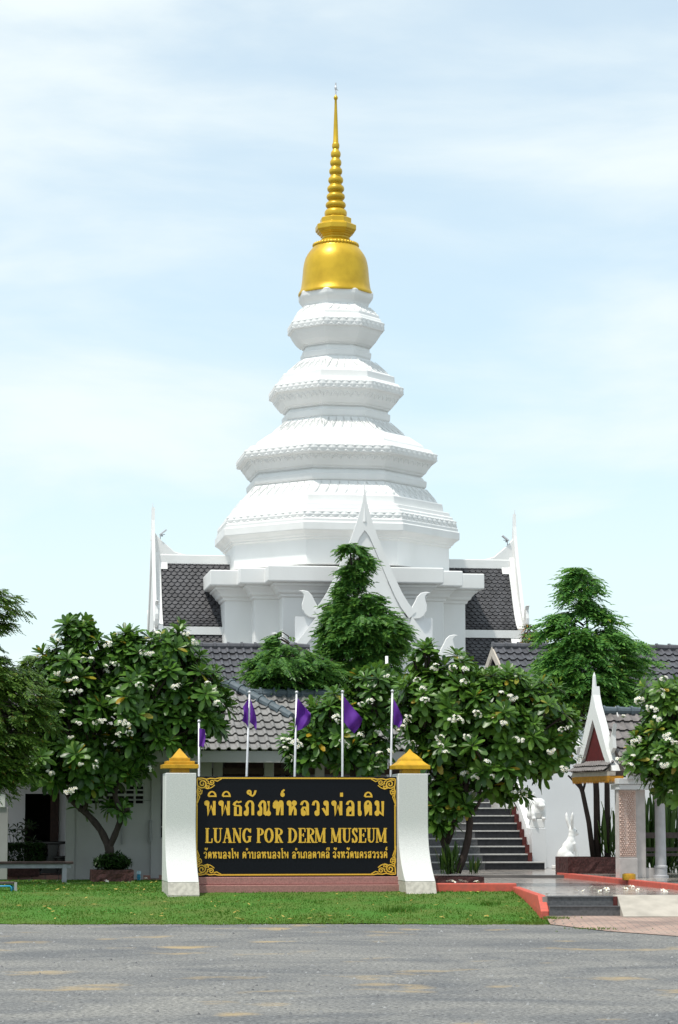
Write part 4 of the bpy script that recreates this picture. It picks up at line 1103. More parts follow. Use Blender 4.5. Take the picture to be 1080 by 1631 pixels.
# ================================================================ PLANTS
def leaf_blade(b, base, d, up, L, W, curl, fold=.25, segs=4):
    """long leaf: 2 strips along the midrib"""
    d = d.normalized(); side = d.cross(up)
    if side.length < 1e-4: side = Vector((1,0,0))
    side.normalize(); nrm = side.cross(d)
    wp = [.14,.50,.88,1.0,.42] if segs == 4 else [.2,.9,.75,.05]
    o = len(b.v); n = len(wp)
    for i in range(n):
        t = i/(n-1); c = base+d*(L*t)-nrm*(curl*L*t*t)
        wv = side*(W*.5*wp[i]); up_ = nrm*(W*.5*wp[i]*fold)
        b.v += [tuple(c-wv+up_), tuple(c), tuple(c+wv+up_)]
    for i in range(n-1):
        a = o+3*i; b.f += [(a,a+1,a+4,a+3),(a+1,a+2,a+5,a+4)]
def rosette(b, c, axis, r_, L, n):
    axis = axis.normalized(); u = axis.orthogonal().normalized(); v = axis.cross(u); a0 = r_.uniform(0,6.28)
    for k in range(n):
        az = a0+k*2.39996; f = k/n
        el = R(62-80*f+r_.uniform(-9,9))
        d = (u*math.cos(az)+v*math.sin(az))*math.cos(el)+axis*math.sin(el)
        d.z -= .10*f
        ll = L*(.62+.42*f)*r_.uniform(.85,1.12)
        leaf_blade(b, c-axis*(.10*f*L)+d*.02, d, axis, ll, ll*r_.uniform(.34,.42), r_.uniform(.05,.35), .18)
def flower(b, bh, c, nrm, r, rr):
    nrm = nrm.normalized(); u = nrm.orthogonal().normalized(); v = nrm.cross(u); a0 = rr.uniform(0,6.28)
    for k in range(5):
        a = a0+k*1.2566
        d = u*math.cos(a)+v*math.sin(a); e = nrm.cross(d)
        b.add([c, c+d*r*.55+e*r*.34+nrm*r*.18, c+d*r+e*r*.12+nrm*r*.10, c+d*r*.92-e*r*.22+nrm*r*.06, c+d*r*.5-e*r*.22+nrm*r*.10],[(0,1,2,3,4)])
        bh.add([c+nrm*.003, c+d*r*.30+e*r*.10+nrm*(r*.10+.003), c+d*r*.30-e*r*.10+nrm*(r*.08+.003)],[(0,1,2)])
def cluster_mesh(seed):
    rr = random.Random(seed); b = MB(); bh = MB(); bs_ = MB()
    for k in range(rr.randint(7,13)):
        d = Vector((rr.gauss(0,1),rr.gauss(0,1)-.3,rr.gauss(0,.8)+.4)).normalized()
        q = Vector((d.x*.115,d.y*.10,d.z*.075)); flower(b, bh, q, d+Vector((0,-.5,.2)), rr.uniform(.04,.055), rr); bs_.tube([(0,0,-.03),q*.55,q+Vector((0,0,.004))],.005,5)
    n0 = len(b.v)
    n1_ = n0+len(bh.v); me = bpy.data.meshes.new('flower_cluster'); me.from_pydata(b.v+bh.v+bs_.v,[],b.f+[tuple(i+n0 for i in f) for f in bh.f]+[tuple(i+n1_ for i in f) for f in bs_.f])
    me.materials.append(M['petal']); me.materials.append(M['petal_heart']); me.materials.append(M['leaf_pale'])
    for i in range(len(b.f),len(me.polygons)): me.polygons[i].material_index = 1 if i < len(b.f)+len(bh.f) else 2
    me.update(); return me
CL = [cluster_mesh(40+i) for i in range(5)]
def plumeria(label, base, Y, trunks, blobs, seed, leafm, bark, nflow, L=.33, name='frangipani_tree', flows=None, inner=.35, cores=1):
    """trunks: list of ([(px,py,dY)...], r0, r1); blobs: (px,py,rx_px,ry_px,depth_m,n)"""
    rr = random.Random(seed); t = thing(name, label, 'tree', base)
    off = Vector(base); ends = []
    b = MB()
    for pl, r0, r1 in trunks:
        P = [pt(x,y,Y+d_)-off for x,y,d_ in pl]; n = len(P)
        # smooth the polyline
        Q = []
        for i in range(n-1):
            p0, p1_, p2, p3 = P[max(i-1,0)],P[i],P[i+1],P[min(i+2,n-1)]
            for k in range(4):
                s = k/4; Q.append(.5*((2*p1_)+(p2-p0)*s+(2*p0-5*p1_+4*p2-p3)*s*s+(3*p1_-p0-3*p2+p3)*s**3))
        Q.append(P[-1]); m_ = len(Q)
        b.tube(Q,[(r0+(r1-r0)*i/(m_-1))*(1+.07*math.sin(i*2.1+seed)) for i in range(m_)],9); ends.append(Q[-1]); ends.append(Q[int(m_*.8)])
    f = MB(); spots = []
    for (px,py,rx,ry,dep,n) in blobs:
        c = pt(px,py,Y); kx = Y/3920
        for k in range(int(n*1.45)):
            z_ = Vector((rr.gauss(0,1),rr.gauss(0,1),rr.gauss(0,1))).normalized()
            s = (rr.random()**.30) if rr.random() > inner else rr.uniform(.2,.85)
            p = Vector((c.x+z_.x*rx*kx*s, c.y+z_.y*dep*s, c.z+z_.z*ry*kx*s))
            ax = Vector((z_.x*.75, z_.y*.8, z_.z*.6+.75)); ax += Vector((rr.uniform(-.3,.3),rr.uniform(-.3,.3),0))
            rosette(f, p-off, ax, rr, L*rr.uniform(.85,1.15), rr.randint(18,24)); spots.append((p-off,ax.normalized()))
    for i,(p,ax) in enumerate(spots):
        e = min(ends, key=lambda q: (q-p).length); L_ = (e-p).length
        if rr.random() < .8:
            m1 = e.lerp(p,.5)+Vector((rr.uniform(-.15,.15),rr.uniform(-.15,.15),-.12*L_)); b.tube([e,m1,p-ax*.12,p],[.032,.026,.022,.018],6)
    b.build('trunk', bark, t, smooth=True)
    f.build('crown', leafm, t, recalc=False, smooth=True)
    fr = [s for s in spots if s[0].y < .35]; rr.shuffle(fr)
    pos = []
    for (p,ax) in fr[:nflow]: pos.append(p+ax*.10+Vector((rr.uniform(-.06,.06),-.20,rr.uniform(-.02,.10))))
    if flows:
        kx = Y/3920
        for fx_,fy_ in flows:
            q = pt(fx_,fy_,Y)-off
            # on the near skin of the crown
            best = None
            for (px,py,rx,ry,dep,n) in blobs:
                u, v = (fx_-px)/rx, (fy_-py)/ry; s = 1-u*u-v*v
                dd = -dep*math.sqrt(max(0,s))
                if best is None or dd < best: best = dd
            q.y += best-.25; kk = (Y+best-.25)/Y; q = Vector(((off.x+q.x)*kk-off.x, q.y, (off.z+q.z-CAMZ)*kk+CAMZ-off.z))
            pos.append(q)
    for p in pos[:95]:
        o = bpy.data.objects.new('flower_cluster', rr.choice(CL)); COL.objects.link(o); o.parent = t; o.location = p
        o.rotation_euler = (rr.uniform(-.4,.4),rr.uniform(-.5,.5),rr.uniform(-.6,.6)); s = rr.uniform(.45,.82); o.scale = (s,s,s)
    return t

def box_planter(name, label, px0, px1, py0, py1, Y, z, depth, cat='planter', rz=ROT):
    p = pt((px0+px1)/2, py1, Y); kx = Y/3940; hw = (px1-px0)/2*kx; h = (py1-py0)*kx
    t = thing(name, label, cat, (p.x,p.y,z), rz)
    rr = random.Random(int(px0)); b = MB(); nxx = max(6,int(hw*2/.09)); nzz = max(3,int(h/.09)); nyy = max(4,int(depth/.09)); w_ = .07
    def face(f, nu, nv):
        o = len(b.v)
        for j in range(nv+1):
            for i in range(nu+1): b.v.append(f(i/nu,j/nv))
        for j in range(nv):
            for i in range(nu):
                a = o+j*(nu+1)+i; b.f.append((a,a+1,a+nu+2,a+nu+1))
    def jit(x,y,z_):
        n_ = noise.noise(Vector((x*9+px0,y*9,z_*9)))*.03; return n_
    def fr(u,v): x = -hw+2*hw*u; zz = h*v; return (x, jit(x,0,zz)*(0<v<1), zz)
    def rt(u,v): y = depth*u; zz = h*v; return (hw+jit(3,y,zz)*(0<v<1)*(0<u<1), y, zz)
    def lf(u,v): y = depth*(1-u); zz = h*v; return (-hw+jit(7,y,zz)*(0<v<1)*(0<u<1), y, zz)
    def bk(u,v): return (hw-2*hw*u, depth, h*v)
    face(fr,nxx,nzz); face(rt,nyy,nzz); face(lf,nyy,nzz); face(bk,2,2)
    b.add([(-hw,0,h),(hw,0,h),(hw,depth,h),(-hw,depth,h),(-hw+w_,w_,h),(hw-w_,w_,h),(hw-w_,depth-w_,h),(-hw+w_,depth-w_,h)],[(0,1,5,4),(1,2,6,5),(2,3,7,6),(3,0,4,7)])
    b.add([(-hw+w_,w_,h),(hw-w_,w_,h),(hw-w_,depth-w_,h),(-hw+w_,depth-w_,h),(-hw+w_,w_,h-.06),(hw-w_,w_,h-.06),(hw-w_,depth-w_,h-.06),(-hw+w_,depth-w_,h-.06)],[(0,1,5,4),(1,2,6,5),(2,3,7,6),(3,0,4,7)])
    b.build('planter_box', M['planter'], t, recalc=False)
    b = MB(); b.add([(-hw+w_,w_,h-.05),(hw-w_,w_,h-.05),(hw-w_,depth-w_,h-.05),(-hw+w_,depth-w_,h-.05)],[(0,1,2,3)]); b.build('soil', M['soil'], t, recalc=False)
    return t
box_planter('planter','rough red stone planter under the forked frangipani by the vented wall',146,213,1383,1403,53.0,.37,.8)
box_planter('planter','long rough red stone planter behind the curved golden cap pillar',690,772,1388,1405,48.0,.40,.9)
box_planter('planter','deep dark red stone planter holding three slim trunks beside the rabbit',904,990,1364,1394,55.0,.46,1.2)
box_planter('planter','dark planter under the clipped hedge by the bench',10,62,1377,1396,55.5,.45,.8)

def shrub(name, label, base, rad, n, seed, mt, L=.07, cat='shrub', square=False, stems=5):
    rr = random.Random(seed); t = thing(name, label, cat, base); b = MB()
    for k in range(n):
        if square:
            p = Vector((rr.uniform(-1,1)*rad[0],rr.uniform(-1,1)*rad[1],rr.uniform(0,1)*rad[2]*2)); 
            ax_ = rr.choice((0,1,2,2))
            if ax_ == 0: p.x = rad[0]*rr.choice((-1,1))*rr.uniform(.85,1)
            elif ax_ == 1: p.y = -rad[1]*rr.uniform(.85,1)
            else: p.z = rad[2]*2*rr.uniform(.88,1.04)
        else:
            d = Vector((rr.gauss(0,1),rr.gauss(0,1),rr.gauss(0,1))).normalized()*(rr.random()**.33); p = Vector((d.x*rad[0],d.y*rad[1],rad[2]*(1+d.z)*(1+.25*noise.noise(Vector((d.x*2+seed,d.y*2,0))))))
        dr = Vector((rr.gauss(0,1),rr.gauss(0,1)-.2,rr.gauss(0,.7)+.5)).normalized()
        leaf_blade(b, p, dr, Vector((rr.uniform(-.3,.3),rr.uniform(-.3,.3),1)), L*rr.uniform(.7,1.3), L*.5, .2, .2, 3)
    b.build('foliage', mt, t, recalc=False)
    b = MB()
    for k in range(stems): b.tube([(rr.uniform(-.4,.4)*rad[0],rr.uniform(-.4,.4)*rad[1],-.05),(rr.uniform(-.8,.8)*rad[0],rr.uniform(-.8,.8)*rad[1],rad[2]*1.3)],[.012,.006],5)
    b.build('stem', M['bark_dark'], t); return t
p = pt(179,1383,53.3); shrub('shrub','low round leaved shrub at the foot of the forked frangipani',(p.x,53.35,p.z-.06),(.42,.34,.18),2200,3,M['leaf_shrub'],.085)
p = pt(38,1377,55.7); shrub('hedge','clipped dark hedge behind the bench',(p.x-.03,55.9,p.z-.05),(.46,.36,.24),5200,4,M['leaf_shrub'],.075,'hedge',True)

def strap_plant(label, base, n, L, seed, mt, spread=.25, W=.07, name='strap_leaf_plant'):
    rr = random.Random(seed); t = thing(name, label, 'plant', base); b = MB()
    for k in range(n):
        a = rr.uniform(0,6.28); el = R(rr.uniform(48,86)); d = Vector((math.cos(a)*math.cos(el),math.sin(a)*math.cos(el),math.sin(el)))
        p = Vector((rr.uniform(-1,1)*spread,rr.uniform(-.6,.6)*spread,0)); ll = L*rr.uniform(.55,1.1)
        leaf_blade(b, p, d, Vector((math.cos(a+3.14),math.sin(a+3.14),.3)), ll, W*rr.uniform(.8,1.2), rr.uniform(.02,.35)*-1, .3)
    b.build('leaves', mt, t, recalc=False); return t
p = pt(972,1366,55.6); strap_plant('tall upright strap leaved plant in the deep planter beside the relief pillar',(p.x,55.7,p.z-.03),34,1.05,7,M['leaf_strap'],.22,.085)
p = pt(716,1390,48.3); strap_plant('grassy strap leaved plant between the two frangipani trunks',(p.x,48.35,p.z-.03),46,.60,8,M['leaf_strap'],.16,.045)
p = pt(757,1390,48.3); strap_plant('small strap leaved plant at the open end of the long planter',(p.x-.02,48.4,p.z-.03),22,.34,9,M['leaf_strap'],.09,.04)
p = pt(1046,1375,54.5); strap_plant('bank of tall strap leaves inside the pavilion garden between pillar and column',(p.x,56.6,.5),90,1.7,10,M['leaf_strap'],.5,.10)
p = pt(1078,1375,54.5); strap_plant('bank of tall strap leaves inside the pavilion garden right of the round column',(p.x+.25,56.9,.5),90,1.8,12,M['leaf_strap'],.5,.10)
p = pt(22,1345,56.5); rr_ = random.Random(2)
t = thing('potted_bush','loose leafy bush behind the clipped hedge','bush',(p.x-.05,57.2,.45)); b = MB(); bt = MB()
for k in range(9):
    c = Vector((rr_.uniform(-.25,.4),rr_.uniform(-.2,.2),rr_.uniform(.75,1.15))); rosette(b,c,Vector((rr_.uniform(-.5,.5),-.3,1)),rr_,.2,9); bt.tube([(0,0,0),c*.6,c],.006,5)
b.build('foliage',M['leaf_shrub'],t,recalc=False); bt.build('stem',M['bark_dark'],t)

# --- frangipani trees
B0 = pt(175,1385,53.4); B0.z = .42
plumeria('broad white flowering frangipani with forked grey trunk before the vented wall', B0, 53.4,
 [([(175,1400,0),(175,1362,0),(173,1345,0)],.105,.095),
  ([(173,1350,0),(160,1322,.05),(138,1296,.1),(112,1272,.1),(95,1235,.2),(85,1190,.3)],.085,.05),
  ([(134,1292,.1),(140,1262,.0),(134,1236,-.1),(140,1190,-.1)],.06,.045),
  ([(175,1348,0),(186,1322,-.05),(193,1296,-.1),(183,1262,-.1),(200,1215,0),(215,1170,.1)],.075,.045),
  ([(193,1298,-.1),(205,1288,-.25)],.03,.025)],
 [(125,1150,66,150,1.1,64),(210,1110,95,110,1.2,70),(285,1110,82,92,1.0,52),(325,1130,42,56,.6,14),(128,1003,36,34,.5,9),(250,1030,80,38,.7,22),(62,1182,60,70,.9,28),(165,1215,85,38,.9,22),(192,1286,30,10,.3,3),(95,1060,40,60,.6,16),(178,1052,62,44,.7,22),(92,1085,30,58,.6,12),(70,1228,44,26,.6,10),(268,1060,60,50,.7,16)],
 21, M['leaf_plum'], M['bark_dark'], 4, .33,
 flows=[(85,1012),(95,1020),(172,1027),(132,1051),(145,1051),(168,1062),(184,1058),(110,1083),(120,1083),(115,1103),(126,1100),(172,1112),(100,1134),(153,1151),(163,1148),(195,1150),(202,1155),(190,1170),(206,1168),(125,1152),(113,1174),(129,1217),(152,1222),(155,1213),(80,1231),(108,1262),(116,1258),(35,1251),(228,1040),(240,1041),(250,1010),(297,1010),(222,1091),(241,1095),(285,1091),(278,1094),(330,1090),(343,1098),(345,1120),(240,1225),(322,1170)])
B1 = pt(716,1395,48.5); B1.z = .45
plumeria('wide white flowering frangipani with twisting dark trunks before the black staircase', B1, 48.5,
 [([(718,1392,0),(710,1350,0),(700,1318,0),(690,1290,0),(696,1240,0),(680,1180,.1)],.085,.05),
  ([(710,1350,0),(716,1310,0),(724,1270,.1),(730,1220,.1),(740,1170,.1)],.06,.045),
  ([(728,1390,-.1),(742,1352,-.1),(748,1310,-.1),(742,1275,-.05),(745,1235,0),(770,1180,0)],.08,.05),
  ([(746,1300,-.1),(760,1285,-.2),(766,1265,-.2),(762,1240,-.2),(790,1200,0)],.035,.03),
  ([(700,1318,0),(686,1300,-.1),(676,1250,-.1)],.04,.03),([(712,1350,0),(722,1325,-.2),(727,1300,-.2)],.022,.02)],
 [(700,1110,72,78,1.1,58),(775,1150,85,85,1.2,66),(850,1160,76,78,1.0,52),(800,1210,70,48,.9,30),(720,1180,60,50,.9,26),(665,1130,40,62,.7,20),(884,1185,42,58,.6,20),(682,1048,26,22,.3,3),(733,1068,30,24,.35,4),(800,1090,60,30,.7,14),(790,1262,58,20,.5,8),(700,1235,32,70,.5,12),(690,1295,16,40,.3,6),(706,1272,30,48,.4,12),(735,1285,18,22,.3,3)],
 22, M['leaf_plum2'], M['bark_dark'], 4, .31,
 flows=[(616,1077),(664,1083),(675,1096),(693,1063),(721,1064),(735,1047),(741,1066),(740,1086),(675,1115),(680,1114),(648,1150),(650,1143),(720,1147),(727,1144),(735,1148),(700,1176),(743,1174),(748,1172),(760,1137),(812,1110),(798,1104),(818,1112),(830,1180),(822,1178),(802,1152),(700,1188),(708,1199),(655,1183),(878,1196),(895,1162),(906,1158),(758,1237),(785,1236),(775,1215),(818,1264),(833,1264),(920,1210),(926,1206),(740,1232),(846,1215),(775,1250),(640,1160),(635,1165),(898,1225)])
B2 = pt(560,1395,50.5); B2.z = .40
plumeria('small white flowering frangipani behind the flags, its trunk hidden by the sign', B2, 50.5,
 [([(572,1395,0),(570,1300,0),(560,1220,0),(550,1170,0)],.08,.05),([(570,1300,0),(592,1230,0),(600,1160,0)],.06,.04)],
 [(545,1150,55,58,.8,40),(600,1110,46,50,.7,26),(498,1180,42,38,.6,20),(575,1195,60,34,.7,20),(610,1075,30,20,.4,6),(475,1195,22,24,.3,6)],
 23, M['leaf_plum'], M['bark_dark'], 3, .31, flows=[(462,1180),(470,1182),(455,1192),(462,1207),(476,1188),(545,1180),(550,1187),(575,1122),(590,1117),(601,1166),(612,1164),(620,1198),(604,1202),(576,1170),(535,1142),(540,1150)])
B3 = pt(1112,1395,47.5); B3.z = .55
plumeria('white flowering frangipani leaning in over the pavilion roof from the right', B3, 47.5,
 [([(1115,1400,0),(1112,1320,0),(1095,1250,0),(1075,1190,0)],.09,.05),([(1112,1320,0),(1130,1240,0)],.06,.04)],
 [(1075,1200,64,66,1.0,60),(1062,1110,42,34,.7,18),(1030,1205,38,46,.6,18),(1120,1150,60,90,1.0,40),(1085,1245,50,34,.7,18),(1060,1150,36,40,.6,14)],
 24, M['leaf_plum2'], M['bark_dark'], 3, .29, flows=[(1055,1082),(1060,1080),(1016,1117),(1020,1115),(1034,1128),(1042,1130),(1053,1102),(1062,1172),(1068,1180),(1076,1184),(1015,1178),(1011,1183),(1008,1205),(993,1142),(1003,1220),(1048,1207),(1058,1218),(1047,1145),(1068,1262),(987,1212)])

# --- feathery trees
def spray(b, p, d, L, W, npair, rr, droop):
    d = d.normalized(); up = Vector((0,0,1)); side = d.cross(up)
    if side.length < .05: side = Vector((1,0,0))
    side.normalize(); up = side.cross(d)
    roll = rr.uniform(-.5,.5); side, up = side*math.cos(roll)+up*math.sin(roll), up*math.cos(roll)-side*math.sin(roll)
    for k in range(npair):
        t = (k+.6)/npair; c = p+d*(L*t)-up*(droop*L*t*t)
        for s in (-1,1):
            a = (side*s+d*.55-up*(.25+.3*rr.random())).normalized(); e = a.cross(up).normalized()*W*.5; l = W*2.6*(1-.35*t)
            b.add([c, c+a*l*.45+e, c+a*l, c+a*l*.45-e],[(0,1,2,3)])
    c = p+d*L-up*(droop*L); e = side*W*.5
    b.add([c, c+d*W*1.2+e, c+d*W*2.6-up*W*.5, c+d*W*1.2-e],[(0,1,2,3)])
def feathery(name, label, base, Y, outline, n, seed, mt, barkm, trunks, L=.30, W=.045, layer=.34, depthk=.9, npair=6, flat=.35, holes=.12, cen=None, jz=.22, fk=.36):
    rr = random.Random(seed); off = Vector(base); t = thing(name, label, 'tree', base)
    tb = MB(); axis = []
    for pl, r0, r1 in trunks:
        P = [pt(x,y,Y+d_)-off for x,y,d_ in pl]; m_ = len(P); tb.tube(P,[r0+(r1-r0)*i/(m_-1) for i in range(m_)],8); axis.append(P)
    f = MB(); kx = Y/3920
    ys = [o_[0] for o_ in outline]
    def prof(py):
        for i in range(len(outline)-1):
            a, c = outline[i], outline[i+1]
            if a[0] <= py <= c[0]:
                s = (py-a[0])/(c[0]-a[0]); return a[1]+(c[1]-a[1])*s, a[2]+(c[2]-a[2])*s
        return None
    # branches: pick heights weighted by width, lay leaves along each branch
    wts = []; cand = []
    for k in range(400):
        py = ys[0]+(ys[-1]-ys[0])*(k+.5)/400; l_, r_ = prof(py); cand.append(py); wts.append((r_-l_)+4)
    done = 0
    while done < n:
        py = rr.choices(cand,wts)[0]
        lay = layer/kx; py_b = ys[0]+round((py-ys[0])/lay)*lay+rr.gauss(0,lay*jz); py_b = min(max(py_b,ys[0]+1),ys[-1]-1)
        l_, r_ = prof(py_b); hw = (r_-l_)/2; cx = (l_+r_)/2 if cen is None else cen
        az = rr.uniform(0,6.283); ca, sa = math.cos(az), math.sin(az)
        ext_px = (r_-cx) if ca > 0 else (cx-l_)
        ext_px = max(3, ext_px-.30*L/kx); hw = max(3, hw-.30*L/kx)
        ex = ext_px*kx*rr.uniform(.5,1.0)**.5*(1+.34*noise.noise(Vector((az*1.3,py_b*.045,seed)))); dp = hw*kx*depthk
        c0 = pt(cx,py_b,Y)-off; tip = c0+Vector((ca*ex, sa*dp*rr.uniform(.7,1.0), rr.uniform(-.08,.10)*ex))
        Lb = (tip-c0).length; st_ = c0+Vector((0,0,-.25*Lb))
        mid = st_.lerp(tip,.5)+Vector((0,0,.18*Lb))
        tb.tube([st_,mid,tip],[.016,.010,.004],5,False)
        fan = max(.18, fk*Lb)                       # half width of the leafy fan at its tip
        m_ = max(7,int(10+26*Lb*fan))
        out_ = Vector((tip.x-st_.x,tip.y-st_.y,0)); out_ = out_.normalized() if out_.length > .02 else Vector((ca,sa,0)); sd_ = Vector((-out_.y,out_.x,0))
        tilt = rr.uniform(-.25,.25)
        for k in range(m_):
            s = rr.uniform(.25,1.0)**.7; q_ = rr.uniform(-1,1)*(1-.5*max(0,s-.75)/.25)
            lat = fan*(.35+.65*s)*q_
            p = (st_.lerp(mid,s*2) if s < .5 else mid.lerp(tip,s*2-1))+sd_*lat+Vector((0,0,-.35*lat*lat/max(fan,.1)+tilt*lat*.5+rr.gauss(0,.025)))
            if noise.noise((p+off)*2.1+Vector((seed,0,0))) < -.34+holes: continue
            a2 = q_*.9+rr.uniform(-.5,.5); d = out_*math.cos(a2)+sd_*math.sin(a2); d.z = rr.uniform(-flat,flat*.25)
            spray(f, p, d, L*rr.uniform(.7,1.15), W*rr.uniform(.8,1.2), npair, rr, rr.uniform(.15,.55)); done += 1
    tb.build('trunk', barkm, t, smooth=True); f.build('crown', mt, t, recalc=False); return t
BR = pt(955,1364,55.5); BR.z = .80
feathery('feathery_tree','pale green layered feathery tree rising from the deep planter beside the pavilion', BR, 55.6,
 [(904,915,945),(912,897,966),(935,889,975),(955,887,984),(972,888,975),(985,872,996),(1000,858,1010),(1020,852,1038),(1038,850,1046),(1052,832,1050),(1075,830,1052),(1100,842,1046),(1130,858,1020),(1150,900,990)],
 2700, 31, M['leaf_fine'], M['bark_dark'],
 [([(945,1366,0),(938,1310,.0),(928,1262,.0),(915,1225,.1)],.062,.045),([(952,1366,.05),(950,1260,.05),(945,1180,.1),(938,1050,.1),(932,930,.1)],.085,.018),([(968,1366,.0),(967,1260,0),(966,1180,0),(960,1090,0)],.075,.035),([(928,1262,0),(938,1225,0)],.03,.02),([(930,1262,0),(905,1235,0)],.025,.02)], cen=930, W=.060, flat=.55, holes=.02, L=.34, jz=.35, fk=.44, layer=.38)
BC = pt(575,1390,60); BC.z = .48
feathery('feathery_tree','dark cone shaped feathery tree in front of the central white gable', BC, 60,
 [(867,545,575),(880,535,597),(895,533,600),(905,543,588),(915,546,582),(930,536,596),(950,522,612),(975,512,632),(990,505,662),(1005,502,668),(1020,500,664),(1045,505,645),(1075,520,640),(1095,540,620)],
 2900, 32, M['leaf_dark'], M['bark_dark'], [([(575,1390,0),(574,1200,0),(570,1000,0),(558,880,0)],.11,.02)], L=.29, W=.062, layer=.33, npair=6, flat=.8, holes=.04, jz=.45, fk=.5)
BL = pt(455,1390,59); BL.z = .47
feathery('feathery_tree','spreading feathery tree above the hall ridge, left of the cone shaped one', BL, 59,
 [(1002,432,440),(1012,420,452),(1022,418,456),(1030,430,475),(1040,400,520),(1055,385,560),(1070,378,570),(1085,392,560),(1100,415,540),(1112,450,520)],
 2300, 33, M['leaf_dark'], M['bark_dark'], [([(455,1390,0),(460,1200,0),(450,1090,0),(438,1010,0)],.09,.02),([(458,1150,0),(500,1080,0),(530,1050,0)],.05,.02)], L=.25, W=.05, layer=.26, npair=6, cen=460, flat=.7, holes=.02, jz=.4, fk=.5)
BT = pt(-95,1400,50.5); BT.z = .38
feathery('shade_tree','olive green layered shade tree cut by the left edge of the photo', BT, 50.5,
 [(938,-140,8),(952,-150,36),(966,-150,58),(978,-150,48),(990,-150,22),(999,-150,34),(1010,-150,10),(1024,-150,-14),(1034,-150,14),(1050,-150,24),(1066,-150,50),(1080,-150,74),(1100,-150,98),(1130,-150,104),(1165,-150,96),(1200,-150,80),(1240,-150,50),(1262,-150,30)],
 7000, 34, M['leaf_olive'], M['bark_dark'], [([(-95,1400,0),(-92,1200,0),(-80,1050,0),(-60,950,0)],.16,.04)], L=.20, W=.042, layer=.30, npair=5, flat=.8, cen=-70, depthk=.5, holes=.06, jz=.5, fk=.22)
BS = pt(843,1380,76); BS.z = .48
feathery('small_tree','small tree top with rusty tips peeking beside the right end of the stupa base', BS, 76,
 [(994,842,846),(1005,836,855),(1020,830,862),(1050,826,870),(1080,830,868)], 420, 35, leafmat('rusty_leaf',(.03,.06,.015),(.12,.14,.03),(.35,.16,.03),.5,.25,.85), M['bark_dark'],
 [([(846,1380,0),(845,1100,0),(844,1000,0)],.08,.02)], L=.24, W=.06, layer=.3, npair=4, flat=.9)
BP = pt(46,1390,64); BP.z = .45
feathery('small_tree','small pale green tree top against the sky between the two left trees', BP, 64,
 [(1044,40,60),(1052,36,66),(1068,30,72),(1100,25,75)], 380, 36, M['leaf_pale'], M['bark_dark'], [([(48,1390,0),(48,1150,0),(50,1050,0)],.07,.02)], L=.22, W=.05, layer=.24, npair=4, flat=.9)

# ================================================================ LEFT CORNER FURNITURE
p = gp(95,1405,.385); t = thing('bench','long grey bench with dark brown top beside the hedge','bench',(p.x,p.y,.38),ROT); kx = p.y/3943
zt_ = (1405-1372)*kx
b = MB(); b.box(-2.2,(116-95)*kx,-.22,.22,zt_-.05,zt_); bevel(b.build('bench_top',M['benchtop'],t),.008)
b = MB(); b.box(-2.15,(112-95)*kx,-.17,-.13,zt_-.14,zt_-.052); b.box(-2.15,(112-95)*kx,.13,.17,zt_-.14,zt_-.052); b.build('rail',M['grey'],t)
for xx in (0.07,-2.0):
    for yy in (-.19,.12):
        b = MB(); b.box(xx-.02,xx+.07,yy,yy+.07,-.02,zt_-.055); b.build('leg',M['grey'],t)
p = pt(78,1398,57.6); kx = 57.6/3940
t = thing('stone_table','black stone table in front of the dark doorway','table',(p.x,57.6,.46),ROT)
zt_ = pt(78,1340,57.6).z-.46
b = MB(); b.box(-.42,.42,-.35,.35,zt_-.06,zt_); bevel(b.build('table_top',M['granite_table'],t),.015)
b = MB(); b.prism([(-.20,0),(.22,0),(.16,.28),(.17,.42),(.24,zt_-.062),(-.05,zt_-.062),(-.03,.40),(-.12,.22)],-.12,.12); bevel(b.build('pedestal',M['granite_table'],t),.01)
for sx_, lab in ((-.62,'low black stone stool beside the hedge end of the stone table'),(.55,'low black stone stool beside the wall end of the stone table')):
    q = Vector((p.x,57.6,.46))+Matrix.Rotation(ROT,3,'Z') @ Vector((sx_*.55,-.75,0))
    s_ = thing('stone_stool',lab,'stool',q,ROT,'stools at the stone table')
    b = MB(); b.box(-.22,.22,-.16,.16,.36,.42); bevel(b.build('seat',M['granite_table'],s_),.012)
    b = MB(); b.prism([(-.14,0),(.14,0),(.09,.18),(.15,.358),(-.15,.358),(-.09,.18)],-.10,.10); b.build('pedestal',M['granite_table'],s_)
p = gp(2,1388,.44); t = thing('gate_post','plain grey white post standing at the left edge by the bench','post',(pt(-8,1388,54.4).x,54.4,.4),ROT)
b = MB(); b.box(-.33,.27,0,.5,0,pt(0,1286,54.4).z-.4); bevel(b.build('shaft',M['wall'],t),.01)
b = MB(); b.box(-.33,.20,-.03,.53,pt(0,1286,54.4).z-.4,pt(0,1264,54.4).z-.4); bevel(b.build('cap',M['white'],t),.01)
p = gp(221,1402,.385); t = thing('pipe_stub','short blue pipe with pale cap standing on the lawn by the left sign pillar','pipe',(p.x,p.y,.37)); h_ = 16*p.y/3943
b = MB(); b.lathe([(.036,0),(.036,h_*.30),(.046,h_*.32),(.046,h_*.44),(.036,h_*.46),(.036,h_*.7)],14); smooth_angle(b.build('pipe',M['blue'],t))
b = MB(); b.lathe([(.048,h_*.66),(.050,h_*.80),(.044,h_*.93),(.02,h_)],14); smooth_angle(b.build('pipe_cap',M['bluewhite'],t))
p = gp(8,1420,.37); t = thing('folding_stool','low wooden board on a blue pipe frame at the left lawn edge','stool',(p.x,p.y,.35),0)
kx = p.y/3943
b = MB(); b.box(-.5,.16,-.02,.26,.16,.20); bevel(b.build('board',M['wood'],t),.006)
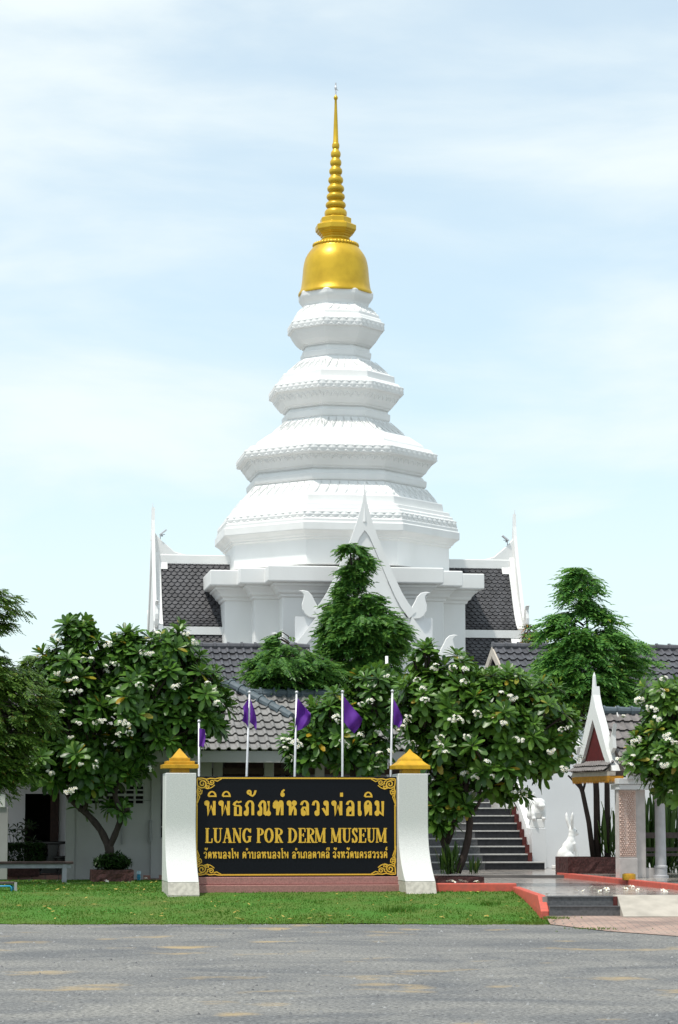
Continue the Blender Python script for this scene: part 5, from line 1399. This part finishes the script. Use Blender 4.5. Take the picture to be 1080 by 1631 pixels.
b = MB(); b.tube([(-.5,-.06,.115),(.10,-.06,.12),(.125,-.06,.10),(.13,-.06,0)],.018,8); b.tube([(-.5,.22,.115),(.10,.22,.12),(.125,.22,.10),(.13,.22,0)],.018,8); b.build('pipe_frame',M['blue'],t,smooth=True)
b = MB(); b.box(.17,.22,.0,.05,0,.19); b.build('leg',M['wall'],t)
b = MB(); b.box(-.3,-.25,.0,.05,0,.158); b.build('leg',M['wall'],t)

# ================================================================ PAVILION (right)
PO = pt(1000,1400,50.8); PO.z = SF
pv = thing('pavilion','small open pavilion with tiled roof, white spired gable and relief pillar','pavilion',PO,R(18))
kx = 50.8/3942
def vx(px): return (px-1000)*kx/.951
def vz(py): return pt(1000,py,50.8).z-SF
# relief pillar with its plain flank
b = MB(); b.box(vx(986),vx(1016),-.03,.18,0,vz(1367)); b.box(vx(986),vx(1016),0,.18,vz(1367),vz(1258)); b.box(vx(1016.3),vx(1033),.06,.4,0,vz(1258)); b.box(vx(1008),vx(1050),.10,.6,-.02,vz(1383))
bevel(b.build('pillar',mat('pillar_plaster',(.56,.52,.50),.75,.08,6,.1,40),pv),.008)
b = MB(); rr = random.Random(9)
for j in range(30):
    for i in range(7):
        x = vx(987.5)+(vx(1014.5)-vx(987.5))*(i+.5+(.5 if j % 2 else 0))/7.5; z = vz(1363)+(vz(1262)-vz(1363))*(j+.5)/30
        if 1.9 < (i+(j % 2)*.5) < 3.4 and 4 < j < 27: continue
        b.ball((x,-.004,z),(.026*rr.uniform(.7,1.2),.022,.022*rr.uniform(.7,1.2)),6,4)
b.box(vx(987),vx(1015),-.005,.0,vz(1365),vz(1259))
b.build('relief_panel',M['relief'],pv,recalc=False)
b = MB(); b.lathe([(.16,0),(.16,.05),(.13,.06),(.13,.20),(.14,.21),(.14,.24),(.115,.26),(.105,vz(1262)-.2),(.13,vz(1262)-.15),(.13,vz(1262))],20,0,vx(1057)+.0,.05); smooth_angle(b.build('round_column',mat('grey_column',(.50,.50,.52),.6,.08,6,.05,30),pv))
b = MB(); b.lathe([(.12,0),(.105,vz(1262))],16,0,vx(1180),2.4); b.build('rear_column',M['wall_clean'],pv,smooth=True)
b = MB(); b.box(vx(984),vx(1240),-.12,.30,vz(1257.5),vz(1249.5)); b.box(vx(982),vx(1240),-.16,.34,vz(1249),vz(1240)); bevel(b.build('beam',M['wall_clean'],pv),.006)
# main roof
rz0 = vz(1240)+.02; xg = vx(985)+.08; run, rise = 1.42, vz(1123)-vz(1232)+.05
rise = 1.35
b = MB(); L_ = math.hypot(run,rise); zt2 = vz(1228)+rise-.05; xR = vx(1260)
wave_roof(b,(xg,-.30,vz(1236)),(1,0,0),(0,run,rise),xR-xg,L_,.30,.20,.026,6)
wave_roof(b,(xg,-.30+2*run,vz(1236)),(1,0,0),(0,-run,rise),xR-xg,L_,.30,.20,.026,6)
b.build('roof',M['tile_old'],pv,recalc=False)
zr = vz(1236)+rise; yc = -.30+run
b = MB(); ridge_caps(b,(xg+.1,yc,zr+.04),(xR,yc,zr+.04),.085,.3); b.build('ridge_tile',M['ridge'],pv)
b = MB(); b.box(xg,xR,-.29,-.25,vz(1240),vz(1233)); b.build('fascia',M['wall_clean'],pv)
# gable end that looks to the left: white boards, maroon infill, spire, valance
GO = pt(957,1228,51.0)
gb = bpy.data.objects.new('gable',None); COL.objects.link(gb); gb.parent = pv
xG = vx(985)-.02
gw = 1.10          # half width along local y
zg0 = vz(1226); zg1 = vz(1120)
b = MB()
for s in (-1,1):
    ol = [(0,zg1+.40),(.035*s,zg1+.22),(.16*s,zg1-.02),(.45*s,zg1-.42),(.78*s,zg0+.42),(1.16*s,zg0-.02),(.94*s,zg0-.02),(.62*s,zg0+.28),(.32*s,zg1-.72),(0,zg1-.30)]
    b.prism([(yc-.06+y*.86,z) for y,z in ol],xG-.05,xG+.12,axis='x')
b.prism([(yc-.86,zg0),(yc+.86,zg0),(yc,zg1-.02)],xG+.50,xG+.52,axis='x')
b.build('barge_board',M['white'],gb)
b = MB(); b.tube([(xG+.03,yc,zg1+.30),(xG+.03,yc,zg1+.62),(xG+.03,yc,vz(1066))],[.06,.035,.005],8); b.build('gable_spire',M['white'],gb)
b = MB(); b.prism([(yc-.90,zg0+.1),(yc+.78,zg0+.1),(yc+.24,zg1-.66),(yc-.06,zg1-.16),(yc-.36,zg1-.66)],xG+.02,xG+.06,axis='x'); b.build('gable_panel',M['maroon'],gb)
b = MB()
for s in (-1,1):
    b.prism([(yc+s*y,z) for y,z in ((.80,zg0+.52),(.95,zg0+.75),(1.05,zg0+.95),(.98,zg0+.72),(1.02,zg0+.45),(.9,zg0+.35))],xG-.02,xG+.06,axis='x')
b.build('gable_hook',M['white'],gb)
b = MB(); wave_roof(b,(xG-.18,yc+.82,zg0-.02),(0,-1,0),(1,0,1.0),1.80,.30,.15,.12,.02,5)
b.add([(xG-.18,yc-.98,zg0-.03),(xG-.18,yc+.82,zg0-.03),(xG+.03,yc+.82,zg0+.18),(xG+.03,yc-.98,zg0+.18)],[(0,1,2,3)]); b.build('skirt_roof',M['tile_old'],gb,recalc=False)
b = MB(); b.box(xG-.14,xG+.0,yc-1.08,yc+.84,zg0-.12,zg0-.035); b.build('skirt_beam',M['beige'],gb)
b = MB(); nT = 26
for i in range(nT):
    y0_ = yc-1.08+1.92*i/nT; y1_ = y0_+1.92/nT
    b.prism([(y0_,zg0-.125),(y1_,zg0-.125),(y1_,zg0-.21),((y0_+y1_)/2,zg0-.27),(y0_,zg0-.21)],xG-.142,xG-.125,axis='x')
nT = 8
for i in range(nT):
    x0_ = xG-.12+.3*i/nT; x1_ = x0_+.3/nT
    b.prism([(x0_,zg0-.125),(x1_,zg0-.125),(x1_,zg0-.21),((x0_+x1_)/2,zg0-.27),(x0_,zg0-.21)],yc-1.075,yc-1.06)
b.build('valance',M['valance'],gb)
b = MB(); b.prism([(yc-1.30,zg0+.02),(yc+1.30,zg0+.02),(yc,zr-.02)],xG+.45,xG+.47,axis='x'); 
b.build('end_wall',M['wall_clean'],gb)
# bench, yellow drum
q = PO+Matrix.Rotation(R(18),3,'Z') @ Vector((vx(1062),1.3,0)); t = thing('slatted_bench','brown bench with open back inside the pavilion','bench',q,R(18))
b = MB(); b.box(0,2.4,0,.45,.42,.48); bevel(b.build('seat',M['wood'],t),.01)
b = MB(); b.box(0,2.4,.42,.47,.80,.92); b.box(0,2.4,.42,.47,.52,.60); b.box(0,.06,.42,.47,.48,.92); b.box(1.2,1.26,.42,.47,.48,.92); b.build('backrest',M['wood'],t)
for xx in (.05,1.2,2.3):
    b = MB(); b.box(xx,xx+.08,.03,.42,0,.42); b.build('leg',M['wall'],t)
p = gp(1002,1401.5,SF); t = thing('yellow_drum','low round mustard yellow drum at the foot of the relief pillar','drum',(p.x,p.y,SF))
b = MB(); b.lathe([(.135,0),(.135,.10),(.13,.115),(.12,.12)],24); smooth_angle(b.build('drum_body',M['yellow'],t)); 
b = MB(); b.lathe([(.10,.12),(.10,.128)],20); b.build('drum_lid',M['valance'],t)

# ================================================================ FALLEN FLOWERS
fm = []
for i in range(3):
    rr = random.Random(70+i); b = MB(); bh = MB(); flower(b,bh,Vector((0,0,.012)),Vector((rr.uniform(-.3,.3),-.45,1)),.055,rr)
    n0 = len(b.v); me = bpy.data.meshes.new('fallen_flower'); me.from_pydata(b.v+bh.v,[],b.f+[tuple(k+n0 for k in f) for f in bh.f]); me.materials.append(M['petal']); me.materials.append(M['petal_heart'])
    for k in range(len(b.f),len(me.polygons)): me.polygons[k].material_index = 1
    fm.append(me)
rr = random.Random(12)
def fallen(px, py, z, lab, grp, dz=.0):
    p = gp(px,py,z); o = bpy.data.objects.new('fallen_flower', rr.choice(fm)); COL.objects.link(o); o.location = (p.x,p.y,z+.01+dz); o.rotation_euler = (rr.uniform(-.2,.2),rr.uniform(-.2,.2),rr.uniform(0,6.28))
    s = rr.uniform(.8,1.3); o.scale = (s,s,s); tag(o,lab,'flower',grp)
L1 = 'white frangipani flower fallen on the green lawn'; L2 = 'white frangipani flower fallen on the shiny plaza paving'; L3 = 'white frangipani flower fallen along the red kerb'
for px in (695,720,746,790,798,802,808,815,826): 
    py = rr.uniform(1417,1428); 
    for it in range(6):
        g_ = gp(px,py,.3); z = lawn_z(g_.x,g_.y)
    Y_ = 46
    for Y_i in range(20):
        z = lawn_z(0,Y_); Y_ = gp(px,py,z+.03).y
    fallen(px,py,z+.03,L1,'fallen flowers on the lawn')
for px,py in ((48,1404),(70,1408),(90,1405),(110,1410),(170,1405),(196,1406),(207,1408),(213,1406),(232,1400),(150,1424),(94,1430),(60,1442),(318,1425),(264,1425)):
    Y_ = 46
    for Y_i in range(20):
        z = lawn_z(0,Y_); Y_ = gp(px,py,z+.03).y
    fallen(px,py,z+.03,L1,'fallen flowers on the lawn')
for px,py in ((919,1421),(940,1416),(941,1414),(950,1420),(955,1421),(966,1418),(1003,1415),(1006,1414),(1016,1419),(1022,1419),(1036,1412),(1056,1420),(1060,1421),(1065,1420),(872,1426),(928,1421),(985,1420),(996,1417)): fallen(px,py,PZ,L2,'fallen flowers on the paving')
for px,py in ((715,1405.5),(722,1406),(735,1405),(742,1406),(757,1406),(762,1407)): fallen(px,py,.535,L3,'fallen flowers on the kerb')
